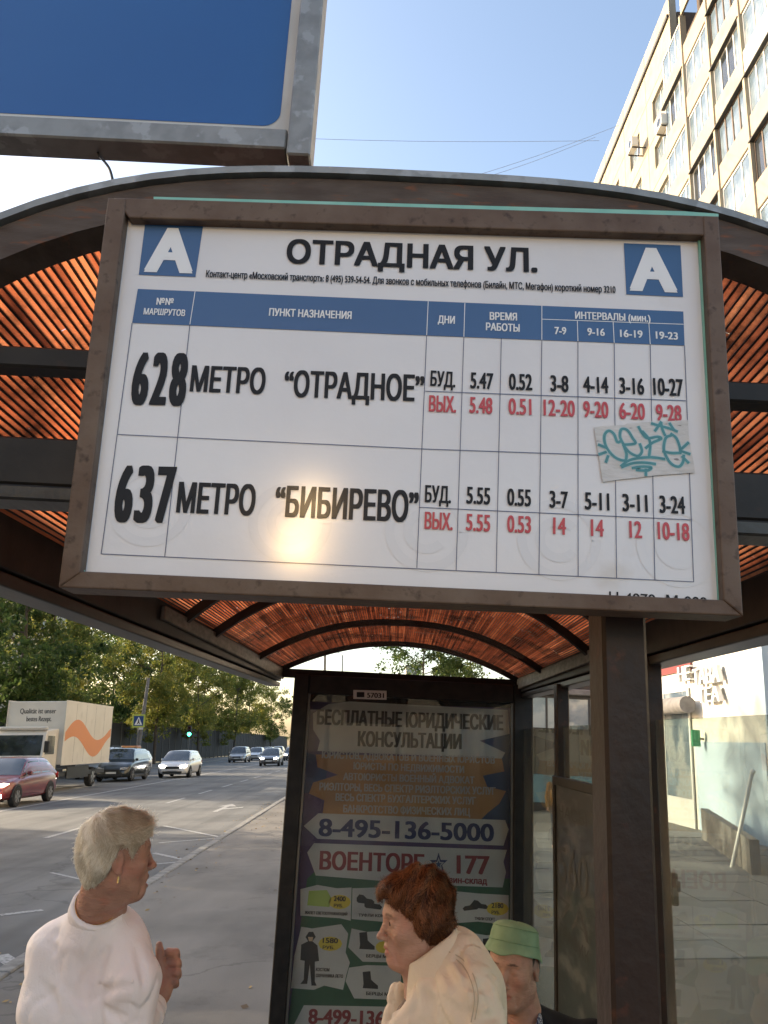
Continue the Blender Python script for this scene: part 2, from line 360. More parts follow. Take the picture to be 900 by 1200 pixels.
# ------------------------------------------------------------------ ground in the street frame
def asphalt(name, a, b_, patch, streak=(.5,.02), crack=.014, cs=.45):
    m = mat(name, a, b_, rough=.85, scale=150, detail=3, lo=.3, hi=.7, bump=.6, bscale=160, bdist=.004, c3=patch, s3=.45, lo3=.45, hi3=.6)
    N = m.node_tree.nodes; L = m.node_tree.links; b0 = N['Principled BSDF']; src = b0.inputs['Base Color'].links[0].from_socket
    tc = N.new('ShaderNodeTexCoord')
    def mul(src, fac, col):
        mx = N.new('ShaderNodeMix'); mx.data_type = 'RGBA'; mx.blend_type = 'MULTIPLY'; mx.inputs[7].default_value = (*col,1); L.new(fac, mx.inputs[0]); L.new(src, mx.inputs[6]); return mx.outputs[2]
    mp = N.new('ShaderNodeMapping'); mp.inputs['Scale'].default_value = (streak[0]*2.2, streak[1]*2.2, 1); L.new(tc.outputs['Object'], mp.inputs[0])
    n = N.new('ShaderNodeTexNoise'); n.inputs['Scale'].default_value = 1; n.inputs['Detail'].default_value = 5; L.new(mp.outputs[0], n.inputs['Vector'])
    r_ = N.new('ShaderNodeMapRange'); r_.inputs['From Min'].default_value = .42; r_.inputs['From Max'].default_value = .68; r_.inputs['To Max'].default_value = .8; L.new(n.outputs[0], r_.inputs[0]); src = mul(src, r_.outputs[0], (.62,.62,.62))
    nz = N.new('ShaderNodeTexNoise'); nz.inputs['Scale'].default_value = 2.2; nz.inputs['Detail'].default_value = 6; L.new(tc.outputs['Object'], nz.inputs['Vector'])
    ad = N.new('ShaderNodeVectorMath'); ad.operation = 'MULTIPLY_ADD'; ad.inputs[1].default_value = (.9,.9,0); L.new(nz.outputs['Color'], ad.inputs[0]); L.new(tc.outputs['Object'], ad.inputs[2])
    vo = N.new('ShaderNodeTexVoronoi'); vo.feature = 'DISTANCE_TO_EDGE'; vo.inputs['Scale'].default_value = cs; L.new(ad.outputs[0], vo.inputs['Vector'])
    r2 = N.new('ShaderNodeMapRange'); r2.inputs['From Min'].default_value = crack*.4; r2.inputs['From Max'].default_value = crack; r2.inputs['To Min'].default_value = .45; r2.inputs['To Max'].default_value = 0; L.new(vo.outputs[0], r2.inputs[0]); src = mul(src, r2.outputs[0], (.35,.34,.33))
    n4 = N.new('ShaderNodeTexNoise'); n4.inputs['Scale'].default_value = 1.3; n4.inputs['Detail'].default_value = 9; n4.inputs['Roughness'].default_value = .7; L.new(tc.outputs['Object'], n4.inputs['Vector'])
    r3 = N.new('ShaderNodeMapRange'); r3.inputs['From Min'].default_value = .56; r3.inputs['From Max'].default_value = .66; r3.inputs['To Max'].default_value = .7; L.new(n4.outputs[0], r3.inputs[0]); src = mul(src, r3.outputs[0], (.66,.65,.64))
    L.new(src, b0.inputs['Base Color']); return m
M['road'] = asphalt('road_asphalt', (.105,.108,.108), (.165,.168,.165), (.092,.095,.095), (1.2,.03), .004, .13)
M['walk'] = asphalt('pavement_asphalt', (.145,.135,.119), (.22,.203,.18), (.12,.112,.10), (.6,.15), .005, .22)
M['kerb'] = mat('grey_concrete_kerb', (.24,.235,.22), (.15,.148,.14), rough=.85, scale=9, bump=.4, bscale=50, c3=(.08,.08,.075), s3=5, lo3=.6, hi3=.75)
M['mark'] = mat('worn_white_road_paint', (.34,.34,.33), (.10,.10,.10), rough=.7, scale=26, detail=8, lo=.46, hi=.68)
M['soil'] = mat('verge_soil', (.08,.07,.045), (.05,.06,.025), rough=.95, scale=3, bump=.6, bscale=20)
def sheet(name, x0, x1, y0, y1, u, m, nx=1, ny=1, **kw):
    b = MB(); vs = [((x0+(x1-x0)*i/nx), (y0+(y1-y0)*j/ny), 0) for j in range(ny+1) for i in range(nx+1)]
    b.add(vs, [(j*(nx+1)+i, j*(nx+1)+i+1, (j+1)*(nx+1)+i+1, (j+1)*(nx+1)+i) for j in range(ny) for i in range(nx)])
    o = b.build(name, m, kind='structure'); o.matrix_world = ST @ Matrix.Translation((0,0,u)); return o
KX = -2.72
sheet('ground', -900, 900, -300, 1500, -.03, M['soil'])
sheet('road', -17.5, KX-.15, -60, 400, -.0, M['road'], 4, 12)
# pavement: a slab with thickness
def slab(name, x0, x1, y0, y1, lo, hi, m):
    b = MB(); b.box((x0,y0,lo),(x1,y1,hi)); o = b.build(name, m, kind='structure'); o.matrix_world = ST; return o
slab('pavement', KX+.001, 30, -60, 400, -.02, .100, M['walk'])
slab('far_pavement', -21.5, -17.66, -60, 400, -.02, .12, M['walk'])
kerb = bpy.data.objects.new('kerb', None); COL.objects.link(kerb); kerb['kind'] = 'structure'; kerb.matrix_world = ST
kb = MB(); kb.cbox((-.149,0,-.02),(0,.985,.118), .012); km = kb.mesh('kerb_stone', M['kerb'])
for side, n0, n1 in ((KX, 3, 60), (-17.51, 22, 60)):
    for i in range(n0, n1):
        o = bpy.data.objects.new('kerb_stone', km); COL.objects.link(o); o.parent = kerb
        o.location = (side + random.uniform(-.006,.006), i, random.uniform(-.006,.004)); o.rotation_euler = (0, random.uniform(-.01,.01), random.uniform(-.006,.006))
kf = MB()
for side in (KX, -17.51):
    for i in list(range(60, 200)) + list(range(-30, 3 if side == KX else 22)):
        kf.cbox((side-.149, i, -.02), (side, i+.985, .118), .012)
kf.build('kerb_run', M['kerb'], kerb, kind='stuff')
# road markings
def mark(name, polys, label=None):
    b = MB()
    for p in polys: b.poly([(x, y, 0) for x, y in p])
    o = b.build(name, M['mark'], kind='structure'); o.matrix_world = ST @ Matrix.Translation((0,0,.004)); return o
def gp(px, py):
    v = onG(px, py); return (v.x, v.y)
def strip(x0, x1, y0, y1): return [(x0,y0),(x1,y0),(x1,y1),(x0,y1)]
def gline(a, b_, w_):
    a = Vector(gp(*a)); b_ = Vector(gp(*b_)); d = (b_-a).normalized(); n = Vector((-d.y, d.x))*w_/2
    return [tuple(a-n), tuple(b_-n), tuple(b_+n), tuple(a+n)]
mark('lane_dashes', [strip(-6.62,-6.50, y, y+2.6) for y in (12.6, 17.6, 22.6, 27.6, 32.6, 37.6, 42.6, 47.6)] + [strip(-6.62,-6.50,y,y+2.6) for y in range(53,200,5)])
mark('centre_line', [strip(-10.75,-10.58, -20, 260)])
mark('edge_zigzag', [gline((0,1073),(50,1067),.11), gline((180,1000),(222,1009),.10), gline((182,1013),(222,1009.5),.10), gline((192,968),(262,982),.10), gline((186,988),(262,982),.10), gline((60,1023),(100,1032),.06), gline((0,1120),(24,1136),.14), gline((0,1144),(12,1140),.09)])
ax, ay = gp(262, 947)
mark('lane_arrow', [strip(ax-.07, ax+.07, ay-1.4, ay+.6), [(ax-.28,ay+.6),(ax+.28,ay+.6),(ax,ay+1.6)], [(ax+.07,ay-.6),(ax+.55,ay+.0),(ax+.55,ay+.35),(ax+.07,ay-.15)]])
mark('worn_lane_patch', [gline((110,957),(157,948),.12)])
def litter():
    b = MB(); r_ = random.Random(9)
    for k in range(900):
        x = r_.choice((r_.gauss(KX-.35,.18), r_.uniform(KX+.02,1.5), r_.gauss(KX+.15,.2))); y = r_.uniform(2.5, 45); u = .104 if x > KX else .004
        if KX-.16 < x < KX: continue
        a = r_.uniform(0,6.28); s_ = r_.uniform(.012,.035); d = Vector((math.cos(a),math.sin(a),r_.uniform(-.2,.2)))*s_; e = Vector((-math.sin(a),math.cos(a),r_.uniform(0,.5)))*s_*.6; c = Vector((x,y,u+.006))
        b.add([c-d,c-e,c+d,c+e],[(0,1,2,3)], 0 if r_.random()<.6 else 1)
    o = b.build('fallen_leaves', [mat('dry_leaf',(.30,.20,.07),rough=.8), mat('brown_leaf',(.13,.09,.05),rough=.8)], kind='stuff'); o.matrix_world = ST; tag(o, 'fallen leaves and litter scattered along the kerb and pavement', 'litter')
litter()
# manhole cover on the pavement, leaves and litter flecks
# ------------------------------------------------------------------ bus shelter
Y0, Y1 = .93, 5.40
def lerp(a, b_, t): return a + (b_-a)*t
def shx(u, y): return u + .03 + .0284*(y-Y0)
HW = .80
def roofz(u, y):
    t = (y-Y0)/(Y1-Y0); c = lerp(2.402, 2.315, t); D = lerp(.345, .21, t); p = lerp(3.3, 2.0, t)
    return c - D*min(1.15, abs(u/HW))**p
def rp(u, y, dz=0): return (shx(u, y), y, roofz(u, y)+dz)
shel = empty('bus_shelter', (0.1, 3.1, 0), 'brown steel bus shelter with an orange ribbed vaulted roof and glass back wall', 'bus shelter')
SL = Vector((0.1, 3.1, 0))
def part(mb, name, m, parent=shel, off=SL, **kw):
    mb.v = [tuple(Vector(p) - off) for p in mb.v]
    return mb.build(name, m, parent, **kw)
RIBS = [.95, 1.93, 2.89, 3.36, 4.47, 5.37]
def arch_ring(y, top, bot, wid, u0=-HW-.02, u1=HW+.02, n=36):
    rings = []
    for i in range(n+1):
        u = lerp(u0, u1, i/n); x = shx(u, y); zt = roofz(u, y)
        # keep thickness normal to the vault
        du = .01; sl = (roofz(u+du, y)-roofz(u-du, y))/(2*du); k = min(math.sqrt(1+sl*sl), 2.2)
        rings.append([Vector((x, y-wid/2, zt-bot*k)), Vector((x, y+wid/2, zt-bot*k)), Vector((x, y+wid/2, zt+top*k)), Vector((x, y-wid/2, zt+top*k))])
    return rings
for i, y in enumerate(RIBS):
    b = MB()
    if i == 0: b.loft(arch_ring(y, .020, .026, .05)); part(b, 'front_arch', M['archrust'])
    else: b.loft(arch_ring(y, -.004, .036, .035)); part(b, 'roof_rib', M['black'])
b = MB(); b.loft(arch_ring(.935, .034, -.024, .035, -.9, .86)); part(b, 'edge_trim', M['galv'])
# ribbed orange sheet, one run of channels per bay
PW = .0120
us = []; u = -HW
while u < HW:
    us.append(u); sl = abs(roofz(u+.005, 1.2)-roofz(u-.005, 1.2))/.01
    u += PW/math.sqrt(1+min(sl,2.0)**2)
bays = [(.975, 1.93), (1.93, 2.89), (2.89, 3.9), (3.9, 5.44)]
for (ya, yb) in bays:
    b = MB(); wb = MB(); tones = []
    for k in range(len(us)-1):
        u0, u1 = us[k], us[k+1]; g = (u1-u0)*.085
        ys = [ya]; 
        while ys[-1] < yb: ys.append(min(yb, ys[-1] + rng.uniform(.12, .7)))
        base = rng.normal(.36, .22) - {.975: 0, 1.93: .06, 2.89: .16, 3.9: .24}[ya]  # random tone per strip; farther bays darkened, shade put into the colour
        for j in range(len(ys)-1):
            y_a, y_b = ys[j], ys[j+1]
            dz = rng.uniform(0,.0012)
            b.add([rp(u0+g,y_a,dz), rp(u1-g,y_a,dz), rp(u1-g,y_b,dz), rp(u0+g,y_b,dz)], [(0,1,2,3)])
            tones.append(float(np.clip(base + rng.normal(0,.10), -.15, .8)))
        # dark channel wall hanging below the sheet
        wb.add([rp(u0-g,ya,.002), rp(u0+g,ya,.002), rp(u0+g*.7,ya,-.0025), rp(u0-g*.7,ya,-.0025), rp(u0-g,yb,.002), rp(u0+g,yb,.002), rp(u0+g*.7,yb,-.0025), rp(u0-g*.7,yb,-.0025)],
               [(0,1,5,4),(1,2,6,5),(2,3,7,6),(3,0,4,7)])
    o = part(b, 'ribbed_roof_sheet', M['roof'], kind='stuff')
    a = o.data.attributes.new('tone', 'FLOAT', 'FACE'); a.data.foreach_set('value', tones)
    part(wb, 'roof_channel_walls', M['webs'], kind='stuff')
# loose clear film hanging under the far end of the roof
fm = glass('loose_clear_film', tint=(.62,.52,.47), dirt=.24, dirtc=(.34,.25,.20), gloss=.03, rough=.2, dscale=6)
b = MB(); n1, n2 = 44, 20; vs = []
for j in range(n2+1):
    for i in range(n1+1):
        u = lerp(-.62, .66, i/n1); y = lerp(3.45, 5.3, j/n2)
        vs.append(rp(u, y, -.042 - .004*math.sin(u*9+y*4) - .0025*math.sin(u*19-y*5) - .015*math.exp(-((u-.1)/.3)**2)*math.sin(j/n2*math.pi)))
b.add(vs, [(j*(n1+1)+i, j*(n1+1)+i+1, (j+1)*(n1+1)+i+1, (j+1)*(n1+1)+i) for j in range(n2) for i in range(n1)])
part(b, 'loose_plastic_film', fm, smooth=True)
def beam(name, u0, u1, z0a, z1a, z0b, z1b, m, ya=.90, yb=5.44, ch=.004, **kw):
    b = MB(); rings = []
    for y, z0, z1 in ((ya, z0a, z1a), (yb, z0b, z1b)):
        rings.append([Vector((shx(u0,y),y,z0)), Vector((shx(u1,y),y,z0)), Vector((shx(u1,y),y,z1)), Vector((shx(u0,y),y,z1))])
    b.loft(rings); o = part(b, name, m, **kw); bevel(o, ch); return o
for s in (-1, 1):
    i_, o_ = sorted((s*.785, s*.845))
    beam('roof_beam', i_, o_, 1.975, 2.115, 2.02, 2.135, M['black'])
    i_, o_ = sorted((s*.768, s*.7845))
    beam('beam_fascia', i_, o_, 2.03, 2.075, 2.035, 2.105, M['fascia'], ya=2.6)
    i_, o_ = sorted((s*.79, s*.875))
    beam('gutter_rail', i_, o_, 1.943, 1.972, 1.985, 2.012, M['gutter'])
    i_, o_ = sorted((s*.8455, s*.90))
    beam('gutter_lip', i_, o_, 1.974, 2.04, 2.014, 2.07, M['black'])
# two cross rails that carry the route board
def rail(z0, z1, y0, y1, m, u0=-.78, u1=.78):
    b = MB(); b.cbox((shx(u0,y0), y0, z0), (shx(u1,y0), y1, z1), .003); part(b, 'cross_rail', m)
rail(2.152, 2.182, .985, 1.02, M['black']); rail(1.990, 2.055, .99, 1.03, M['black']); rail(1.968, 1.9885, .985, 1.04, M['gutter'])
# posts
def post(x0, x1, y0, y1, z0, z1, m, name='post', c=.004):
    b = MB(); b.cbox((x0,y0,z0),(x1,y1,z1), c); return part(b, name, m)
p_l = onY(706, 735, .935).x; p_r = onY(758, 735, .935).x
post(p_l, p_r, .935, 1.0, -.1, 1.86, M['brown'])
post(p_l+.006, p_r-.006, .94, .98, 1.86, 2.3, M['brown'])
for y in (2.62, 4.05):
    x = shx(.80, y); post(x-.03, x+.03, y-.035, y+.035, -.1, 1.99, M['brown'])
x = shx(.80, .95); post(x-.03, x+.03, .96, 1.02, -.1, 1.95, M['brown'])
x = shx(.80, 2.62); b = MB(); b.cbox((x+.028, 2.575, 1.26),(x+.047, 2.60, 1.35), .003); b.cbox((x+.040,2.565,1.30),(x+.05,2.572,1.33),.002); part(b, 'latch', M['black'])
# glass back wall
for (ya, yb) in ((1.03, 2.58), (2.66, 4.01), (4.09, 5.33)):
    b = MB(); xm = shx(.80, (ya+yb)/2)
    b.prism([(shx(.80,ya),ya,.32),(shx(.80,yb),yb,.32),(shx(.80,yb),yb,1.79),(shx(.80,ya),ya,1.78)], (.007,0,0))
    part(b, 'glass_pane', M['glass'])
    for zc in (.28, ):
        post(xm-.02, xm+.02, ya, yb, zc-.03, zc+.035, M['brown'], 'bottom_rail')
# far end: top beam
b = MB(); b.cbox((shx(-.80,5.38), 5.36, 2.045),(shx(.80,5.38), 5.44, 2.10), .004); part(b, 'end_beam', M['black'])
# framed notice on the back wall
nf = empty('notice_frame', (shx(.77,3.6), 3.6, .45), 'narrow dark framed notice fixed to the shelter glass behind the near post', 'notice frame')
NO = Vector((shx(.77,3.6), 3.6, .45)); nx = shx(.765, 3.6)
for lo, hi in (((nx-.012,3.15,1.52),(nx+.012,4.0,1.56)), ((nx-.012,3.15,.45),(nx+.012,4.0,.49)), ((nx-.012,3.15,.4901),(nx+.012,3.19,1.5199)), ((nx-.012,3.96,.4901),(nx+.012,4.0,1.5199))):
    b = MB(); b.cbox(lo, hi, .003); part(b, 'frame_bar', M['black'], nf, NO)
M['notice'] = mat('faded_notice_paper', (.050,.056,.056), (.032,.036,.036), rough=.35, scale=7, stretch=(1,1,2.4), c3=(.12,.12,.115), s3=4, lo3=.5, hi3=.6, coat=.7)
b = MB(); b.box((nx-.003,3.19,.49),(nx+.003,3.96,1.52)); part(b, 'notice_sheet', M['notice'], nf, NO)
M['noticeink'] = mat('faded_black_print', (.045,.045,.045), rough=.5)
b = MB(); pl = Plane(lambda a, c: Vector((nx-.005, a, c)), (-1,0,0))
for z, t_, cap in ((1.27,'560',.15), (1.06,'7А',.09), (.95,'ГРАФИК',.06), (1.44,'ЧАСЫ',.05)):
    V, Fc = glyphs(t_); x0, x1 = V[:,0].min(), V[:,0].max(); h = V[:,1].max()
    b = MB(); b.add([(nx-.005, 3.9-(v[0]-x0)/(x1-x0)*.5, z-cap+v[1]/h*cap) for v in V], Fc); part(b, 'lettering', M['noticeink'], nf, NO)
# bench inside the shelter
bn = empty('bench', (.62, 2.75, 0), 'wooden slat bench under the shelter roof carrying the seated person', 'bench'); BO = Vector((.62,2.75,0))
M['wood'] = mat('worn_brown_wood', (.12,.07,.04), (.07,.04,.025), rough=.6, scale=12, stretch=(4,.4,4), bump=.3)
for k in range(4):
    b = MB(); b.cbox((.42+k*.095,2.05,.43),(.505+k*.095,3.8,.46), .004); part(b, 'slat', M['wood'], bn, BO)
for y in (2.2, 3.6):
    b = MB(); b.cbox((.46,y-.02,-.08),(.50,y+.02,.395), .003); b.cbox((.74,y-.02,-.08),(.78,y+.02,.395), .003); b.cbox((.44,y-.02,.396),(.80,y+.02,.429),.003); part(b, 'leg', M['black'], bn, BO)
# ------------------------------------------------------------------ route board
BY = .870
OB = onY(470, 705, BY)
brd = empty('route_board', OB, 'white timetable board in a rusty steel frame headed ОТРАДНАЯ УЛ.', 'route board')
def bp(dy): return Plane(lambda px, py: onY(px, py, BY-dy), (0,-1,0))
def bpart(mb, name, m, **kw): return part(mb, name, m, brd, OB, **kw)
oTL, oTR, oBR, oBL = (127,232), (842,253), (871,722), (68,688)
iTL, iTR, iBR, iBL = (140,254), (826,276), (851,704), (89,669)
pl = bp(0)
b = MB(); q = [pl(132,240), pl(838,262), pl(864,714), pl(76,680)]; b.prism(q, (0,.012,0)); bpart(b, 'board_panel', M['paper'])
def lp2(a, c, t): return (lerp(a[0],c[0],t), lerp(a[1],c[1],t))
pf = bp(.014)
for pts in ([(133,231),(842,253),(843,276),(151,255)], [(849,703),(871,722),(68,688),(92,669)]):
    b = MB(); b.prism([pf(*p) for p in pts], (0,.045,0)); bevel(bpart(b, 'frame_bar', M['rust']), .0018)
pf = bp(.0155)
for pts in ([(126,231.5),(148,232),(94,671),(68,688.5)], [(824,252.5),(842.5,253),(871.5,722.5),(848,703)]):
    b = MB(); b.prism([pf(*p) for p in pts], (0,.048,0)); bevel(bpart(b, 'frame_bar', M['rust']), .0018)
pt = bp(.0035)
for pts in ([(138,256),(147.5,256),(93,669),(84,669)], [(818,276),(827,276),(852,704),(842,704)]):
    b = MB(); b.prism([pt(*p) for p in pts], (0,.003,0)); bpart(b, 'teal_backing_strip', M['teal'])
b = MB(); pt2 = bp(-.01); b.prism([pt2(*p) for p in [(180,230.5),(800,247.5),(842,250.5),(842,254),(180,234)]], (0,.02,0)); bpart(b, 'teal_top_edge', M['teal'])
b = MB(); pt3 = bp(.005); b.prism([pt3(*p) for p in [(89,660),(93,659),(98,664),(99,670),(88,670)]], (0,.003,0)); bpart(b, 'teal_paint_chip', M['teal'])
# faint emblem rings
b = MB(); pr = bp(.0004)
for (cx_, cy_) in ((176,593),(340,612),(500,622),(655,632),(795,640)):
    c = pr(cx_, cy_); s = (pr(cx_+10, cy_)-c).length/10
    for (r0, r1, a0, a1) in ((50,39,0,360),(28,17,40,320),(50,39,0,0)):
        if a1 <= a0: continue
        n = 40; b = MB(); ps = [c + Vector((math.cos(R(a0+(a1-a0)*k/n)), 0, math.sin(R(a0+(a1-a0)*k/n))))*s*(r0+r1)/2*.98 for k in range(n+1)]
        ribbon(b, ps, (r0-r1)*s, Vector((0,-1,0))); bpart(b, 'emblem_ring', M['ring'])
# blue fields
pb = bp(.0007)
b = MB()
b.poly([pb(*p) for p in [(161.5,338.5),(480,352),(800.8,365),(802.3,405),(470,392),(154.8,378.3)]])
b.poly([pb(*p) for p in [(170,262),(238,264.5),(229,324.5),(162.5,322)]])
b.poly([pb(*p) for p in [(731,285),(797.5,287.5),(800.5,348),(734,345)]])
bpart(b, 'blue_print_fields', M['hblue'])
# grid lines
def V_at(xt, yt, xb, yb_): return ((xt,yt),(xb,yb_))
pn = bp(.0010); W1 = .00085
lines = [((154.8,378.3),(118.5,649)), ((222.5,380),(193,652.6)), ((500,393),(488.5,665.4)), ((543.6,395),(534.5,668.5)), ((587.5,396.5),(581.5,670.5)), ((635,398.5),(631.6,673)),
         ((677.3,400),(677.6,675)), ((719.8,402),(722.6,677.7)), ((762,403.5),(767.5,680)), ((802.3,405),(813,681.8)),
         ((118.5,649),(813,681.8)), ((138,509),(495,526)), ((495,526),(807,537)), ((498.3,458.3),(804,469.5)), ((491,594.4),(810.5,609.2))]
b = MB()
for a, c in lines: ribbon(b, [pn(*a), pn(*c)], W1, Vector((0,-1,0)))
bpart(b, 'table_lines', M['line'])
b = MB()
for a, c in [((228.6,341.5),(222.5,380)), ((501.8,353),(500,393)), ((544.8,355),(543.6,395)), ((635,358),(635,398.5)), ((676.6,376),(677.3,400)), ((718.5,377.3),(719.8,402)), ((760.4,378),(762,403.5)), ((635,374),(801,380)),((587.4,375.6),(587.5,376))][:-1]:
    ribbon(b, [pn(*a), pn(*c)], W1, Vector((0,-1,0)))
bpart(b, 'header_lines', M['hwhite']); pw = bp(.0012)
for t_, a, c, cap in (('№№',(183,357),(203,357.6),8), ('МАРШРУТОВ',(168,368.5),(216.7,370.5),7.5), ('ПУНКТ НАЗНАЧЕНИЯ',(315,370),(411.9,374),9), ('ДНИ',(513,378.5),(533,379.5),9),
                      ('ВРЕМЯ',(573.9,374.7),(606,375.7),9), ('РАБОТЫ',(569.3,387),(609,389),9), ('ИНТЕРВАЛЫ (мин.)',(674,373.5),(762.4,377.3),8.5),
                      ('7-9',(650,391.6),(663.8,392),9), ('9-16',(688.3,392.8),(708.8,393.8),9), ('16-19',(726.7,394.8),(753.2,396),9), ('19-23',(768.6,396.9),(794.6,398.2),9)):
    b = MB(); letter_on(b, t_, a, c, cap, pw, .07, .03); bpart(b, 'white_lettering', M['hwhite'])
b = MB(); letter_on(b, 'A', (168.5,318.5), (225.5,320.5), 52, pw, .13, .05, ref='A'); bpart(b, 'white_lettering', M['hwhite']); b = MB(); letter_on(b, 'A', (738,340.5), (794,343), 51, pw, .13, .05, ref='A')
bpart(b, 'white_lettering', M['hwhite'])
pk = bp(.0014)
b = MB(); letter_on(b, 'ОТРАДНАЯ УЛ.', (335,308), (630,319), 28, pk, .085, .04); bpart(b, 'black_lettering', M['ink'])
b = MB(); letter_on(b, 'Контакт-центр «Московский транспорт»: 8 (495) 539-54-54. Для звонков с мобильных телефонов (Билайн, МТС, Мегафон) короткий номер 3210', (241,324.6), (721.5,343.3), 8.2, pk, .05, .02); bpart(b, 'black_lettering', M['ink'])
for ch_, x0, x1 in (('6',151.8,171.6),('2',174.2,193.6),('8',196.4,216.4)): b = MB(); letter_on(b, ch_, (x0,474.5+(x0-151.8)*.023), (x1,474.5+(x1-151.8)*.023), 62, pk, .075, .02, ref='6'); bpart(b, 'black_lettering', M['ink'])
for ch_, x0, x1 in (('6',131.8,153.0),('3',155.6,176.4),('7',179.4,201.6)): b = MB(); letter_on(b, ch_, (x0,612+(x0-131.8)*.021), (x1,612+(x1-131.8)*.021), 67, pk, .08, .02, ref='6'); bpart(b, 'black_lettering', M['ink'])
b = MB(); letter_on(b, 'МЕТРО', (222,458.5), (310,461.8), 30.5, pk, .062, .02); bpart(b, 'black_lettering', M['ink'])
b = MB(); letter_on(b, '“ОТРАДНОЕ”', (332,464.5), (497,470.5), 31, pk, .062, .02); bpart(b, 'black_lettering', M['ink'])
b = MB(); letter_on(b, 'МЕТРО', (206,600.5), (298,604), 36, pk, .062, .02); bpart(b, 'black_lettering', M['ink'])
b = MB(); letter_on(b, '“БИБИРЕВО”', (321,605), (490,612), 36.5, pk, .062, .02); bpart(b, 'black_lettering', M['ink'])
for t_, a, c, cap in (('БУД.',(503.9,452),(533.5,454),18), ('5.47',(550.9,455),(578,456.4),19), ('0.52',(596.4,456.6),(624,457.6),19), ('3-8',(645,458.5),(666.4,459.5),19), ('4-14',(683.7,460),(713.4,461),19), ('3-16',(726,461.2),(755.3,462.6),19), ('10-27',(766,462.8),(801.3,464.4),20),
                      ('БУД.',(497.7,588.3),(528.4,589.8),20), ('5.55',(546.3,590),(574.4,591.6),20), ('0.55',(594.3,592.3),(622.4,593.6),20), ('3-7',(643.9,594.9),(665.9,596),20), ('5-11',(685.3,597),(714.4,598.5),20.5), ('3-11',(729.7,599),(759.4,600.4),20.5), ('3-24',(773.2,601),(803.3,602.6),20.5)):
    b = MB(); letter_on(b, t_, a, c, cap, pk, .06, .02, ref='0' if t_[0].isdigit() else 'Н'); bpart(b, 'black_lettering', M['ink'])
b = MB(); letter_on(b, 'Н-4070- М-000', (714,704.5), (829,711), 11.5, pk, .04, .02); bpart(b, 'black_lettering', M['ink'])
for t_, a, c, cap in (('ВЫХ.',(502.3,482),(534.5,483.5),19), ('5.48',(549.9,483.8),(577,485.3),19), ('0.51',(595.9,485.5),(623,486.6),19), ('12-20',(637,487),(674,488.6),19), ('9-20',(683.7,488.8),(713.4,490),19), ('6-20',(726,490.7),(756.3,492),19), ('9-28',(769,492.7),(799.2,494.2),19),
                      ('ВЫХ.',(497.2,619.6),(530.4,621.3),20), ('5.55',(545.8,621.7),(574.4,623.3),20), ('0.53',(594.3,623.7),(622.4,625),20), ('14',(648,626),(663.3,627),20), ('14',(692.4,628.3),(707.8,629.2),20), ('12',(737.9,630.3),(752.7,631),20), ('10-18',(771,631.9),(808.4,634.0),20.5)):
    b = MB(); letter_on(b, t_, a, c, cap, pk, .06, .02, ref='0' if t_[0].isdigit() else 'Н'); bpart(b, 'red_lettering', M['red'])
# torn sticker with a marker tag
ps_ = bp(.0019); Z = lambda x, y: (690 + x/6.43, 490 + y/6.43)
edge = [(40,68),(120,58),(270,52),(290,38),(420,30),(560,24),(640,20),(745,15),(752,100),(757,165),(775,260),(790,330),(800,410),(700,418),(520,430),(380,448),(240,462),(105,482),(92,400),(84,330),(66,240),(52,150)]
b = MB(); b.poly([ps_(*Z(*p)) for p in edge]); bpart(b, 'torn_sticker', M['sticker'])
strokes = [[(245,170),(215,180),(190,120),(150,95),(118,130),(125,200),(165,265),(215,305),(275,318),(285,270)],
           [(285,270),(262,200),(235,140),(245,85),(290,90),(330,150),(350,190),(270,200)],[(262,205),(310,260),(370,285),(400,250),(385,195)],
           [(375,65),(400,110),(440,150),(520,140),(545,155),(480,185),(430,225)],[(405,100),(455,160),(462,215),(455,285)],
           [(475,40),(540,60),(600,75),(665,100)],[(500,95),(545,30)],[(545,40),(555,85),(575,130)],[(610,40),(640,85),(660,98)],
           [(620,130),(580,150),(565,230),(590,300),(630,350),(680,365),(710,330),(715,280)],[(560,250),(620,262),(690,262)],[(620,118),(660,150),(685,215),(690,262)],
           [(245,360),(300,320),(380,300),(480,295),(570,308)],[(250,368),(330,340),(420,335),(500,345)],[(330,375),(400,365),(470,370),(440,395),(360,390)],[(430,385),(430,430)],
           [(75,200),(125,220)],[(80,272),(130,255)],[(145,285),(130,330)],[(750,185),(700,230)],[(760,270),(700,250)],[(750,335),(705,290)]]
for wd, m_, dy in ((.0047, 'markerhalo', .0021), (.0031, 'marker', .0023)):
    b = MB(); pg_ = bp(dy)
    for i, s_ in enumerate(strokes):
        pg2 = bp(dy + 1e-5*i)
        pp = catmull([pg2(*Z(*p)) for p in s_], 5) if len(s_) > 2 else [pg2(*Z(*p)) for p in s_]
        d0 = (pp[0]-pp[1]).normalized()*wd*.3; d1 = (pp[-1]-pp[-2]).normalized()*wd*.3
        ribbon(b, [pp[0]+d0] + pp[1:-1] + [pp[-1]+d1], wd, Vector((0,-1,0)))
    bpart(b, 'marker_tag' if m_ == 'marker' else 'marker_bleed', M[m_])
for (px, py) in ((112,300),(98,560),(858,600),(845,340),(400,694),(700,710)):
    pass
